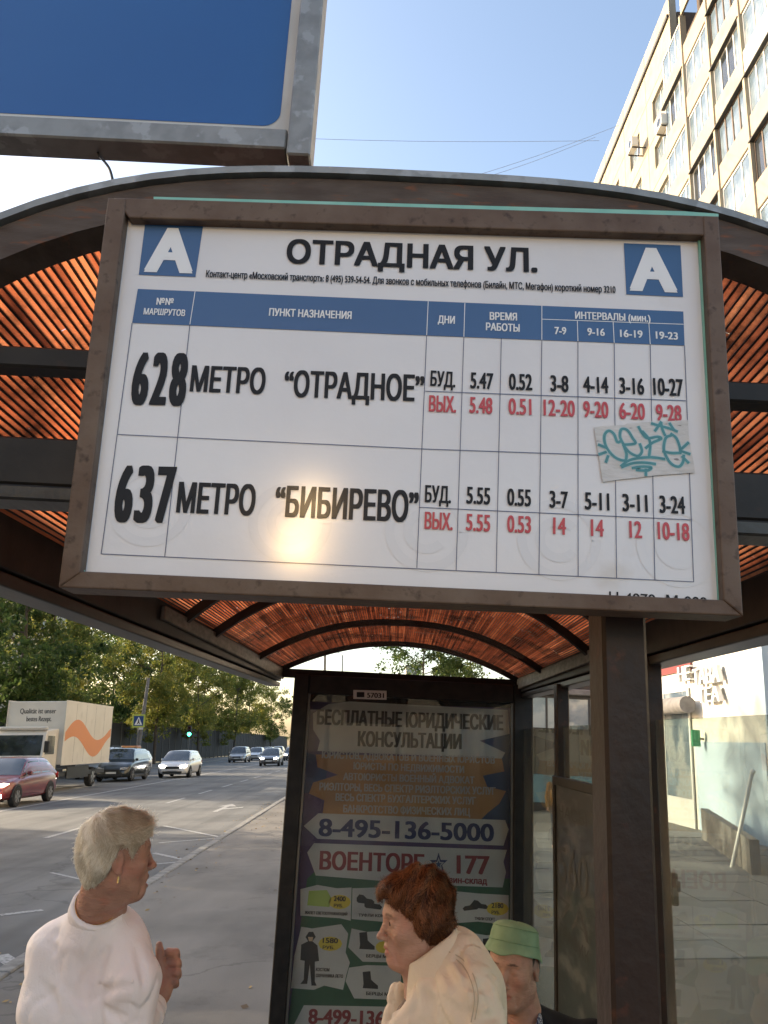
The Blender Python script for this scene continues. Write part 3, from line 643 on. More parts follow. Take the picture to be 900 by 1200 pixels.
# ------------------------------------------------------------------ blue sign over the shelter
SYB = 1.15
pS = Plane(lambda px, py: onY(px, py, SYB), (0,-1,0))
c0 = pS(366, 192); bx, bz = c0.x-.002, c0.z-.0
bs = empty('blue_sign', (bx-.6, SYB, bz), 'large blue sign panel in a galvanised frame above the shelter roof', 'sign'); BSO = Vector((bx-.6, SYB, bz))
XL, ZT = bx-1.5, bz+.95
fw = .040
for lo, hi in (((XL, SYB-.02, bz+.012), (bx-fw-.002, SYB+.035, bz+.012+fw)), ((XL, SYB-.02, ZT-fw), (bx-fw-.002, SYB+.035, ZT)), ((bx-fw, SYB-.024, bz-.002), (bx, SYB+.036, ZT+.004)), ((XL-fw, SYB-.024, bz-.002), (XL-.002, SYB+.036, ZT+.004))):
    b = MB(); b.cbox(lo, hi, .003); part(b, 'frame_bar', M['galv'], bs, BSO)
b = MB(); b.box((XL, SYB+.002, bz+.012+fw), (bx-fw, SYB+.006, ZT-fw)); part(b, 'sign_backplate', M['white_film'], bs, BSO)
def rrect(x0, x1, z0, z1, r, y, n=8):
    out = []
    for cx_, cz_, a0 in ((x1-r, z0+r, -90), (x1-r, z1-r, 0), (x0+r, z1-r, 90), (x0+r, z0+r, 180)):
        for k in range(n+1): a = R(a0+90*k/n); out.append((cx_+r*math.cos(a), y, cz_+r*math.sin(a)))
    return out
b = MB(); b.poly(rrect(XL+.02, bx-fw-.020, bz+.012+fw+.021, ZT-fw-.02, .03, SYB+.0012)); part(b, 'blue_panel', M['blue_sign'], bs, BSO)
for z in (bz+.25, bz+.70):
    b = MB(); b.cbox((XL-.30,SYB+.037,z),(bx-.2,SYB+.075,z+.04), .003); part(b, 'support_arm', M['galv'], bs, BSO)
b = MB(); b.tube([(XL-.36,SYB+.06,-.15),(XL-.36,SYB+.06,ZT)], .05, 14); part(b, 'support_pole', M['galv'], bs, BSO, smooth=R(40))
w0 = onY(114,178,1.17); w1 = onY(134,222,.99)
b = MB(); b.tube(catmull([w0+Vector((0,0,.03)), w0, w0*.5+w1*.5+Vector((.006,0,.002)), w1, w1+Vector((.005,0,-.02))],6), .0022, 8)
o = b.build('cable', M['black'], smooth=True); tag(o, 'short black cable hanging from the blue sign to the roof edge', 'cable')
# ------------------------------------------------------------------ advertising lightbox at the far end
LY = 5.38
pL = lambda dy=0: Plane(lambda px, py: onY(px, py, LY-dy), (0,-1,0))
pp0 = pL()
lb = empty('advertising_lightbox', pp0(468,1200), 'tall dark framed advertising case with a legal services poster closing the far end', 'lightbox'); LO = pp0(468,1200)
def lpart(mb, name, m, **kw): return part(mb, name, m, lb, LO, **kw)
xl, xr = pp0(346,800).x, pp0(622,806).x; zt = pp0(480,797).z; zb = -.12
il, ir = pp0(361,830).x, pp0(600,836).x; it = pp0(480,819).z; ib = -.03
for lo, hi in (((xl,LY-.08,zb),(il,LY+.10,zt)), ((ir,LY-.08,zb),(xr,LY+.10,zt)), ((il+.001,LY-.078,it),(ir-.001,LY+.098,zt-.002)), ((il+.001,LY-.078,zb),(ir-.001,LY+.098,ib))):
    b = MB(); b.cbox(lo, hi, .006); lpart(b, 'case_side', M['black'])
M['trim'] = mat('grey_aluminium_trim', (.16,.16,.15), rough=.4, metal=.5)
for lo, hi in (((il+.001,LY-.06,ib),(il+.014,LY-.03,it)), ((ir-.014,LY-.06,ib),(ir-.001,LY-.03,it))):
    b = MB(); b.box(lo, hi); lpart(b, 'trim_strip', M['trim'])
b = MB(); b.box((il+.0145,LY-.048,ib),(ir-.0145,LY-.044,it)); lpart(b, 'cover_glass', M['boxglass'])
b = MB(); b.box((il,LY+.02,ib),(ir,LY+.05,it)); lpart(b, 'back_panel', M['black'])
def pm(n, c, **k): k = {a: (tuple(q*1.12 for q in v) if a == 'c2' else v) for a, v in k.items()}; M[n] = mat(n, tuple(q*1.12 for q in c), rough=.6, **k)
pm('poster_purple', (.055,.04,.10), c2=(.09,.06,.13), scale=3); pm('poster_green', (.03,.085,.05), c2=(.045,.11,.065), scale=3); pm('poster_orange', (.28,.15,.06), c2=(.36,.20,.09), scale=4)
pm('poster_white', (.46,.46,.44), c2=(.36,.36,.35), scale=3); pm('poster_blue', (.035,.06,.13)); pm('poster_navy', (.025,.035,.10)); pm('poster_dark', (.03,.03,.03)); pm('poster_darkred', (.20,.035,.04))
pm('poster_yellow', (.50,.40,.05)); pm('poster_lime', (.30,.40,.10)); pm('poster_cream', (.50,.38,.25)); pm('poster_grey', (.33,.33,.32))
def pol(name, m, polys, d, parent=None):
    for i, q in enumerate(polys):
        b = MB(); p2 = pL(d-.015+2e-5*i); b.poly([p2(*x) for x in q]); lpart(b, name, M[m])
pol('poster_ground', 'poster_purple', [[(355,822),(606,830),(612,1000),(618,1225),(325,1225)]], 0)
pol('poster_green_field', 'poster_green', [[(370,1020),(602,1030),(612,1225),(334,1225),(344,1150),(352,1085),(360,1030)]], .0004)
pol('poster_blue_field', 'poster_blue', [[(570,850),(604,845),(606,965),(560,965)], [(355,880),(385,890),(380,925),(355,930)]], .0004)
pol('poster_orange_field', 'poster_orange', [[(370,884),(588,888),(591,904),(566,909),(571,922),(593,927),(585,942),(571,953),(562,962),(378,954),(380,938),(362,930),(367,917),(396,908),(372,899)]], .0008)
pol('poster_banners', 'poster_white', [[(367,836),(385,825),(410,822),(595,832),(597,860),(562,868),(592,882),(588,889),(372,880),(375,868),(367,855)],
    [(356,968),(373,953),(592,961),(596,972),(590,991),(372,983)], [(360,999),(368,988),(594,996),(590,1010),(593,1022),(589,1040),(505,1037),(370,1026)],
    [(345,1200),(356,1178),(470,1180),(470,1230),(345,1230)]], .0012)
pol('poster_torn_cards', 'poster_white', [[(352,1042),(372,1037),(395,1041),(412,1040),(411,1079),(398,1076),(352,1073)], [(413,1041),(440,1040),(470,1042),(470,1082),(412,1077)],
    [(353,1086),(366,1088),(400,1083),(408,1094),(405,1116),(410,1128),(406,1142),(402,1160),(380,1155),(368,1160),(341,1158),(345,1120)],
    [(412,1088),(430,1092),(470,1090),(470,1128),(425,1127),(408,1110)], [(409,1134),(430,1131),(470,1132),(470,1172),(415,1170),(405,1150)],
    [(530,1044),(560,1047),(596,1049),(596,1084),(560,1080),(530,1082)], [(545,1092),(570,1096),(608,1094),(611,1130),(545,1128)]], .0016)
pol('poster_price_flashes', 'poster_yellow', [[(402-.0+14*math.cos(a), 1057+9*math.sin(a)) for a in [k*.5236 for k in range(12)]] if False else [(398+13*math.cos(k*.5236), 1057+8.5*math.sin(k*.5236)) for k in range(12)],
    [(387+14*math.cos(k*.5236), 1106+8.5*math.sin(k*.5236)) for k in range(12)], [(583+13*math.cos(k*.5236), 1065+8*math.sin(k*.5236)) for k in range(12)], [(449+9*math.cos(k*.5236), 1110+7*math.sin(k*.5236)) for k in range(12)]], .0020)
pol('poster_vest', 'poster_lime', [[(362,1044),(383,1043),(388,1052),(386,1063),(360,1061)]], .0020)
sho = lambda cx_, cy_, s, f=1: [(cx_+f*x*s, cy_+y*s) for x, y in ((-10,-2),(-7,-6),(-2,-5),(2,-1),(8,0),(11,3),(9,6),(-8,4),(-10,2))]
boot = lambda cx_, cy_, s: [(cx_+x*s, cy_+y*s) for x, y in ((-7,-11),(2,-12),(3,-2),(6,1),(11,5),(11,9),(-7,8),(-6,3))]
pol('poster_footwear', 'poster_dark', [sho(428,1054,1.0), sho(437,1060,1.0), boot(428,1104,1.0), boot(432,1150,1.0), sho(552,1062,.9,-1), sho(562,1060,.9), boot(572,1110,.9),
    [(358,1098),(362,1092),(367,1092),(370,1098),(366,1103),(372,1108),(374,1126),(369,1127),(369,1150),(371,1155),(365,1155),(363,1130),(360,1153),(352,1153),(356,1148),(357,1126),(352,1125),(353,1107),(361,1103)]], .0022)
pol('poster_soldier_face', 'poster_cream', [[(361,1098),(367,1098),(366,1103),(362,1103)]], .0026)
def ptext(name, m, items, d=.003, bold=.1, by=.04):
    p = pL(d-.015)
    for t_, a, c, cap in items: b = MB(); letter_on(b, t_, a, c, cap, p, bold, by, ref='0' if t_[0].isdigit() else 'Н'); lpart(b, name, M[m])
ptext('poster_heading', 'poster_dark', [('БЕСПЛАТНЫЕ ЮРИДИЧЕСКИЕ', (371,849), (590,856), 18), ('КОНСУЛЬТАЦИИ', (419,874.5), (541,878), 18)])
ptext('poster_lines', 'poster_grey', [('ЮРИСТОВ, АДВОКАТОВ И ВОЕННЫХ ЮРИСТОВ', (377,888.5), (580,895), 8.5), ('ЮРИСТЫ ПО НЕДВИЖИМОСТИ', (414,901.5), (544,906), 8.5), ('АВТОЮРИСТЫ ВОЕННЫЙ АДВОКАТ', (402,914), (556,918.5), 8.5),
    ('РИЭЛТОРЫ, ВЕСЬ СПЕКТР РИЭЛТОРСКИХ УСЛУГ', (374,926), (581,931.5), 9), ('ВЕСЬ СПЕКТР БУХГАЛТЕРСКИХ УСЛУГ', (393,938.5), (558,943), 9), ('БАНКРОТСТВО ФИЗИЧЕСКИХ ЛИЦ', (402,952), (551,956), 9)])
ptext('poster_phone', 'poster_navy', [('8-495-136-5000', (373,980), (579,986.5), 21)])
ptext('poster_shop_name', 'poster_darkred', [('ВОЕНТОРГ', (374,1019), (497,1023), 22), ('177', (535,1024), (574,1025), 22), ('магазин-склад', (505,1034), (571,1036.5), 8), ('8-499-136', (361,1200), (450,1203), 18)])
ptext('poster_small_print', 'poster_dark', [('ЖИЛЕТ СВЕТООТРАЖАЮЩИЙ', (357,1071), (407,1073), 3.5), ('ТУФЛИ КОМФ', (420,1074), (455,1075), 3.5), ('КОСТЮМ', (370,1138), (386,1138.5), 4), ('ОХРАННИКА ЛЕТО', (370,1145), (402,1146), 4),
    ('БЕРЦЫ М 743', (429,1122), (462,1123), 4), ('БЕРЦЫ М', (429,1166), (455,1167), 4), ('ТУФЛИ СПОРТ', (556,1078), (580,1079), 3.5), ('2400', (391,1056), (405,1056.5), 6), ('РУБ.', (391,1063), (402,1063.5), 4), ('1580', (378,1105), (396,1105.5), 6), ('РУБ.', (378,1112), (392,1112.5), 4), ('2180', (576,1064), (590,1064.5), 6), ('РУБ.', (576,1071), (586,1071.5), 4)], .0034)
star = [(514+11*(1 if k%2==0 else .4)*math.sin(k*math.pi/5), 1012-13*(1 if k%2==0 else .4)*math.cos(k*math.pi/5)) for k in range(10)]
star2 = [(514+7*(1 if k%2==0 else .42)*math.sin(k*math.pi/5), 1013-8.5*(1 if k%2==0 else .42)*math.cos(k*math.pi/5)) for k in range(10)]
pol('poster_star', 'poster_navy', [star], .0018); pol('poster_star_centre', 'poster_grey', [star2], .0022)
pol('poster_star_heart', 'poster_blue', [[(514+4*(1 if k%2==0 else .42)*math.sin(k*math.pi/5), 1013-5*(1 if k%2==0 else .42)*math.cos(k*math.pi/5)) for k in range(10)]], .0026)
pq = pL(.084); b = MB(); b.prism([pq(*p) for p in [(414,808.5),(453,809.5),(453,820),(414,819)]], (0,.003,0)); lpart(b, 'number_plate', M['white_film'])
pq = pL(.0865); b = MB(); letter_on(b, '57031', (430,817.5), (450,818), 6, pq, .1); b.poly([pq(*p) for p in [(418,811),(427,811),(427,817),(418,817)]]); lpart(b, 'number_lettering', M['ink'])
# ------------------------------------------------------------------ apartment building on the right
M['conc'] = mat('cream_facade_panel', (.37,.325,.245), (.32,.28,.21), rough=.85, scale=2.2, bump=.2, bscale=30, c3=(.29,.245,.18), s3=1.2, lo3=.55, hi3=.75)
M['conc2'] = mat('sand_balcony_panel', (.36,.30,.235), (.32,.265,.205), rough=.85, scale=2.0, bump=.2, bscale=30, c3=(.38,.29,.21), s3=1.1, lo3=.55, hi3=.75)
M['conc3'] = mat('white_balcony_cladding', (.50,.48,.43), (.44,.42,.37), rough=.6, scale=3)
M['wfr'] = mat('white_window_frame', (.66,.66,.64), rough=.45)
M['bfr'] = mat('brown_window_frame', (.07,.045,.03), (.11,.07,.045), rough=.6, scale=8)
M['pane'] = mat('reflective_window_pane', (.10,.14,.18), (.22,.27,.31), rough=.06, scale=1.3, spec=1.0, c3=(.30,.33,.34), s3=.9, lo3=.5, hi3=.56)
M['pane2'] = mat('dark_window_pane', (.022,.026,.03), (.06,.065,.07), rough=.06, scale=1.1, spec=1.0)
M['joint'] = mat('dark_panel_joint', (.10,.075,.055), (.07,.05,.04), rough=.9)
M['roofdark'] = mat('dark_roof_edge', (.03,.028,.026), (.05,.045,.04), rough=.6)
FLH = 2.68; XL_, XB = 12.3, 11.75
ab = empty('apartment_building', (XB, 30, 0), 'tall cream panel apartment block with glazed balconies at the upper right', 'apartment building'); AO = Vector((XB,30,0))
def apart(mb, name, m, parent=ab, off=AO, **kw): return part(mb, name, m, parent, off, **kw)
b = MB(); b.box((XL_+.35, 30.01, -1), (26, 66, 35.3)); b.box((XB+.75, 2, -1), (26, 27.5, 36.2)); b.box((XB+.75, 27.505, -1), (26, 30.0, 32.6)); apart(b, 'inner_wall', M['joint'])
b = MB(); b.box((XL_+.02, 30.02, -1.01), (XL_+.34, 66.01, 12.9)); b.box((XB+.02, 1.99, -1.01), (XB+.74, 29.9, 12.4)); apart(b, 'lower_wall', M['conc'])
b = MB(); b.box((XL_-.10, 30.1, 35.02), (26.2, 66.2, 35.22)); apart(b, 'roof_edge', M['roofdark'])
b = MB(); b.box((XB-.45, 1.9, 36.0), (26.1, 27.35, 36.35)); apart(b, 'roof_edge', M['roofdark'])
def place(me, name, loc, parent, off, **kw):
    o = bpy.data.objects.new(name, me); COL.objects.link(o); o.parent = parent; o.location = Vector(loc) - off; return tag(o, **kw)
PWD = 3.6; GAPJ = .02
def ring_panel(wy0, wy1, wz0, wz1, W, H, th):
    b = MB(); g = GAPJ
    b.box((0,g,g),(th,W-g,wz0)); b.box((0,g,wz1),(th,W-g,H-g)); b.box((0,g,wz0),(th,wy0,wz1)); b.box((0,wy1,wz0),(th,W-g,wz1)); return b
pm_win = ring_panel(1.15, 2.75, .82, 2.12, PWD, FLH, .33).mesh('wall_panel', M['conc'])
b = MB(); b.box((0,GAPJ,GAPJ),(.33,PWD-GAPJ,FLH+.42)); pm_par = b.mesh('wall_panel', M['conc'])
def win_mesh(W, H, n, fr, t=.06, d=.08):
    b = MB(); b.box((0,0,0),(d,W,t)); b.box((0,0,H-t),(d,W,H)); 
    for k in range(n+1):
        y = (W-t)*k/n; b.box((.002,y,t),(d-.002,y+t,H-t))
    return b.mesh('window_frame', fr)
wm = win_mesh(1.6, 1.3, 2, M['wfr']); b = MB(); b.box((0,0,0),(.02,.75,1.2)); pane_s = b.mesh('pane', M['pane']); b = MB(); b.box((0,0,0),(.02,.75,1.2)); pane_sd = b.mesh('pane', M['pane2'])
z_top0 = 32.6 + .56
for fl in range(0, 8):
    z0 = z_top0 - FLH*(fl+1)
    for c in range(0, 8):
        y0 = 31.2 - .05 + PWD*c - 1.15 + .0
        if z0 < 12: continue
        place(pm_win, 'wall_panel', (XL_, y0, z0), ab, AO)
        f = place(wm, 'window', (XL_+.14, y0+1.15, z0+.82), ab, AO)
        for k in range(2):
            p = bpy.data.objects.new('pane', pane_s if random.random() < .75 else pane_sd); COL.objects.link(p); p.parent = f; p.location = (.03, .045+.765*k, .05)
for c in range(8): place(pm_par, 'wall_panel', (XL_, 30.0+PWD*c, z_top0), ab, AO)
# balcony bays
BP = 2.47; NB = 8; BAND = 1.0
b = MB(); b.cbox((0,.02,0),(.10,BP-.02,BAND),.01); band_a = b.mesh('balcony_panel', M['conc2'])
b = MB(); b.cbox((0,.02,0),(.10,BP-.02,BAND),.01); band_b = b.mesh('balcony_panel', M['conc'])
b = MB(); b.cbox((-.03,.02,-.02),(.10,BP-.02,BAND+.03),.01); band_c = b.mesh('balcony_panel', M['conc3'])
GH = FLH-BAND-.06
fr_w = win_mesh(BP-.16, GH, 4, M['wfr'], .065, .08); fr_b = win_mesh(BP-.16, GH, 4, M['bfr'], .07, .09); fr_3 = win_mesh(BP-.16, GH, 3, M['wfr'], .065, .08)
b = MB(); b.box((0,0,0),(.02,(BP-.16)/4-.07,GH-.13)); p4 = b.mesh('pane', M['pane']); b = MB(); b.box((0,0,0),(.02,(BP-.16)/4-.07,GH-.13)); p4d = b.mesh('pane', M['pane2'])
b = MB(); b.box((0,0,0),(.02,(BP-.16)/3-.07,GH-.13)); p3_ = b.mesh('pane', M['pane'])
b = MB(); b.box((-.12,.0,-.05),(.14,.14,FLH-.05)); fin = b.mesh('balcony_fin', M['conc'])
b = MB(); b.box((-.10,0,0),(.12,BP,.05)); sill = b.mesh('balcony_sill', M['roofdark'])
rr = random.Random(3)
for c in range(NB):
    yb = 30.0 - BP*(c+1)
    for fl in range(-1, 8):
        zg = 26.9 + 2*FLH - FLH*fl                   # top of glazing
        if zg > (33.0 if c == 0 else 35.9): continue
        z0 = zg - GH
        if z0 < 12.4: continue
        kind = rr.random(); openb = (fl == 0 and c in (1, 2))
        place(band_c if kind < .12 else (band_a if (c + (kind > .8)) % 2 else band_b), 'balcony_panel', (XB, yb, zg-FLH+.03), ab, AO)
        place(fin, 'balcony_fin', (XB+.06, yb-.06, zg-FLH+.05), ab, AO)
        if kind > .55: place(sill, 'balcony_sill', (XB, yb, zg-.02), ab, AO)
        if openb: continue
        fr, pn_, n = (fr_b, p4, 4) if kind > .72 else ((fr_3, p3_, 3) if kind < .25 else (fr_w, p4, 4))
        f = place(fr, 'window', (XB+.06, yb+.10, z0), ab, AO)
        for k in range(n):
            me = pn_ if (rr.random() < .8 or n == 3) else p4d
            p = bpy.data.objects.new('pane', me); COL.objects.link(p); p.parent = f; p.location = (.03, .055+(BP-.16-.0)/n*k, .06)
for (y, z, lab) in ((34.2, 31.2, 'white air conditioner box on the flat wall below the top windows'), (30.2, 29.0, 'white air conditioner box at the corner beside the balconies')):
    a = empty('air_conditioner', (12.0, y, z-.3), lab, 'air conditioner', 'air conditioners on the apartment block'); o_ = Vector((12.0,y,z-.3))
    b = MB(); b.cbox((11.55,y-.4,z-.28),(11.88,y+.4,z+.28),.02); part(b, 'housing', M['wfr'], a, o_)
    b = MB(); b.cyl((11.54,y-.1,z),(1,0,0),.2,.02,16); part(b, 'fan_grille', M['pane2'], a, o_)
    for s in (-.3,.3):
        b = MB(); b.box((11.6,y+s-.02,z-.34),(12.3,y+s+.02,z-.285)); part(b, 'bracket', M['roofdark'], a, o_)
# ------------------------------------------------------------------ shop on the right, seen through the glass
M['shopblue'] = mat('pale_blue_render', (.44,.55,.64), (.40,.51,.60), rough=.75, scale=3, bump=.15, bscale=60)
M['shopwhite'] = mat('white_render', (.72,.70,.64), (.66,.64,.58), rough=.7, scale=3)
M['shopred'] = mat('dark_red_sign_field', (.22,.03,.025), rough=.4)
M['paving'] = mat('grey_paving_slab', (.21,.205,.195), (.185,.18,.17), rough=.85, scale=5, bump=.3, bscale=40, c3=(.14,.135,.13), s3=3, lo3=.6, hi3=.7)
M['grey'] = mat('grey_concrete', (.22,.21,.20), (.15,.145,.14), rough=.85, scale=6, bump=.3, bscale=40)
sh = empty('shop_building', (6.6, 16, .1), 'single storey pale blue shop with raised lettering seen through the right hand glass', 'shop'); HO = Vector((6.6,16,.1)); SXW = 6.6
def spart(mb, name, m, **kw): return part(mb, name, m, sh, HO, **kw)
b = MB(); b.box((SXW+.02,13.95,-.3),(11.3,40,5.2)); spart(b, 'core_wall', M['shopwhite'])
b = MB(); b.box((SXW,14.0,.2),(SXW+.019,17.05,1.9)); spart(b, 'blue_wall_field', M['shopblue'])
b = MB(); b.box((SXW+.021,13.90,-.3),(11.31,13.949,5.21)); spart(b, 'end_wall', M['shopblue'])
pX = Plane(lambda px, py: onX(px, py, SXW-.02), (-1,0,0))
# storefront glazing further along
for k in range(5):
    y = 17.2 + k*1.5
    b = MB(); b.box((SXW-.03,y,.1),(SXW-.001,y+.07,3.0)); b.box((SXW-.03,y+.0701,.1),(SXW-.001,y+1.4999,.75)); b.box((SXW-.03,y+.0701,2.93),(SXW-.001,y+1.4999,3.0)); w_ = spart(b, 'window', M['wfr'])
    b = MB(); b.box((SXW-.015,y+.071,.751),(SXW-.005,y+1.4989,2.929)); b.v = [tuple(Vector(p)-HO) for p in b.v]; o = b.build('pane', M['pane'], w_)
b = MB(); b.box((SXW-.03,17.0,3.35),(SXW-.001,22.6,4.6)); spart(b, 'sign_field', M['shopred'])
def letters3d(t_, p0, p1, cap, depth=.09):
    n0 = glyphs(t_); V, Fc = n0; Vr, _ = glyphs('Н'); ch = Vr[:,1].max()
    A, B_, T = pX(*p0), pX(*p1), pX(p0[0], p0[1]-cap); Wd = abs(B_.y-A.y); H = T.z-A.z; x0, x1 = V[:,0].min(), V[:,0].max()
    fr_ = MB()
    pts = [(A.y - (v[0]-x0)/(x1-x0)*Wd, (A.z+B_.z)/2 + v[1]/ch*H) for v in V]
    lay = [0, -depth]
    for dy in (0, .05):
        vs = [(SXW-.04, p[0]-dy, p[1]) for p in pts] + [(SXW-.04-depth-dy*.02, p[0]-dy, p[1]) for p in pts]; n = len(pts)
        cnt = {}
        for f in Fc:
            for i in range(3): e = (f[i], f[(i+1)%3]); cnt[e] = 1
        fs = [tuple(n+i for i in f) for f in Fc] + [(a, c, n+c, n+a) for (a, c) in cnt if (c, a) not in cnt]
        fr_.add(vs, fs)
    spart(fr_, 'sign_lettering', M['wfr'])
letters3d('НЕ', (800,797), (814,799.5), 17); letters3d('ТАВА', (818,800), (849,803), 19); letters3d('ТЕА', (824,821), (849,825), 17)
b = MB(); b.tube([(SXW-.22,16.75,2.62),(SXW-.22,19.5,2.62)], .17, 14); spart(b, 'awning_roll', M['grey'], smooth=R(40))
gs = empty('hanging_sign', (6.4,16.7,2.1), 'small green projecting sign on the pale blue shop wall', 'sign')
M['green'] = mat('green_sign_plastic', (.03,.30,.13), rough=.4)
part(MB().box((6.36,16.55,1.80),(6.52,16.6,2.12)), 'sign_box', M['green'], gs, Vector((6.4,16.7,2.1))); part(MB().box((6.521,16.56,1.93),(6.599,16.59,1.97)), 'bracket', M['roofdark'], gs, Vector((6.4,16.7,2.1)))
# low parapet and leaning pole
b = MB(); q = [Vector((5.02,11.3,.0)), Vector((6.0,15.4,.0)), Vector((6.0,15.4,.72)), Vector((5.02,11.3,.62))]; b.prism(q, (.12,-.03,0)); o = b.build('low_parapet', M['grey']); tag(o, 'low grey concrete parapet in front of the pale blue shop', 'parapet')
b = MB(); a = onG(857,1020,1.72); A = ST @ a; B_ = onX(881,906,A.x+.28); b.tube([A, A*.5+B_*.5+Vector((.004,0,0)), B_], .028, 10); b.tube([B_, B_+Vector((.03,0,.04))], .035, 10)
tag(b.build('leaning_pole', M['wfr'], smooth=R(40)), 'white metal pole leaning beside the low grey parapet', 'pole')
# kerb step line by the shop and paving slabs
pv = bpy.data.objects.new('shop_forecourt', None); COL.objects.link(pv); pv['kind'] = 'structure'; pv.matrix_world = ST
b = MB(); b.cbox((.003,.003,0),(.597,.597,.03),.004); slabm = b.mesh('paving_slab', M['paving'])
for i in range(9):
    for j in range(16):
        o = bpy.data.objects.new('paving_slab', slabm); COL.objects.link(o); o.parent = pv; o.location = (1.9+i*.6, 7.2+j*.6, .085+random.uniform(-.004,.004)); o.rotation_euler = (random.uniform(-.006,.006),random.uniform(-.006,.006),0)
# glazed kiosk further down the pavement
kk = empty('kiosk', (5.0,22.4,0), 'low wooden clad kiosk with a light blue base and dark framed windows behind the shelter', 'kiosk'); KO = Vector((5,22.4,0))
M['clad'] = mat('weathered_wood_cladding', (.20,.17,.12), (.13,.11,.08), rough=.8, scale=3, stretch=(6,1,.6))
M['ltblue'] = mat('light_blue_base_paint', (.28,.46,.50), (.23,.40,.44), rough=.7, scale=3)
b = MB(); b.box((3.4,22.0,-.1),(6.3,24.5,3.3)); part(b, 'body', M['roofdark'], kk, KO)
for k in range(10):
    b = MB(); b.cbox((3.4+k*.29,21.95,.95),(3.68+k*.29,21.995,2.10),.008); part(b, 'cladding_board', M['clad'], kk, KO)
b = MB(); b.cbox((3.4,21.94,.25),(6.3,21.995,.94),.006); part(b, 'base_panel', M['ltblue'], kk, KO)
for k in range(5):
    b = MB(); x0 = 3.42+k*.57; b.box((x0,21.95,2.12),(x0+.05,21.995,2.95)); b.box((x0+.051,21.95,2.9),(x0+.569,21.995,2.95)); f = part(b, 'window', M['roofdark'], kk, KO)
    b = MB(); b.box((x0+.051,21.975,2.12),(x0+.569,21.985,2.899)); b.v = [tuple(Vector(p)-KO) for p in b.v]; b.build('pane', M['pane'], f)
b = MB(); b.cbox((3.3,21.8,3.0),(6.5,24.6,3.15),.02); part(b, 'roof_slab', M['grey'], kk, KO)
# ------------------------------------------------------------------ far buildings
def block(name, lab, x0, x1, y0, y1, h, mw, nwx, nwz, z0=-4, face='y', wz=1.5, ww=1.6, zlo=3, group=None, bal=False):
    r = empty(name, ((x0+x1)/2, y0, z0), lab, 'building', group); o_ = Vector(((x0+x1)/2, y0, z0))
    part(MB().box((x0,y0,z0),(x1,y1,h)), 'wall', mw, r, o_)
    part(MB().box((x0-.3,y0-.3,h+.003),(x1+.3,y1+.3,h+.5)), 'roof', M['roofdark'], r, o_)
    me = MB().box((0,-.06,0),(ww,.0-.003,wz)).mesh('window', M['pane'])
    fh = (h-zlo-.5)/nwz
    for j in range(nwz):
        for i in range(nwx):
            place(me, 'window', (lerp(x0,x1,(i+.5)/nwx)-ww/2, y0, zlo+fh*j+.6), r, o_)
    if bal:
        bm_ = MB().box((0,-1.0,0),(3.2,-.062,1.05)).mesh('balcony', M['conc2'])
        for j in range(nwz): place(bm_, 'balcony', (lerp(x0,x1,.42), y0, zlo+fh*j-.3), r, o_)
    return r
block('apartment_building', 'distant cream apartment block rising over the trees at the far left', -86, -51.5, 130, 145, 31, M['conc'], 9, 9, zlo=3, bal=True)
block('tower_block', 'small pale grey tower block far down the road under the roof arch', 11, 16, 300, 312, 27, M['conc3'], 2, 8, ww=1.2)
# the other side of the crossroads, behind the camera
block('apartment_building', 'long cream apartment block standing far behind the camera', -60, 18, -75, -62, 17, M['conc'], 20, 6, zlo=1)
bpy.data.objects[-1] if False else None
# ------------------------------------------------------------------ noise barrier along the far side of the road
M['fence'] = mat('dark_brown_fence_panel', (.026,.020,.016), (.018,.014,.011), rough=.8, scale=2, stretch=(1,4,.3), bump=.3)
M['fencepost'] = mat('fence_post_steel', (.07,.06,.05), rough=.6)
fe = empty('noise_fence', (0,0,0), 'long dark brown boarded fence along the far side of the road', 'fence', M=ST @ Matrix.Translation((-23.5,44,0)))
b = MB()
for k in range(12): b.box((0 if k%2 else .04, k*.25, .1), (.10, k*.25+.248, 3.8+random.uniform(-.02,.02)))
fpan = b.mesh('fence_panel', M['fence']); fpost = MB().box((-.05,-.08,0),(.15,.08,3.95)).mesh('fence_post', M['fencepost'])
for k in range(60):
    for me, nm, dy in ((fpan,'fence_panel',.09),(fpost,'fence_post',0)):
        o = bpy.data.objects.new(nm, me); COL.objects.link(o); o.parent = fe; o.location = (0, k*3.1+dy, 0)
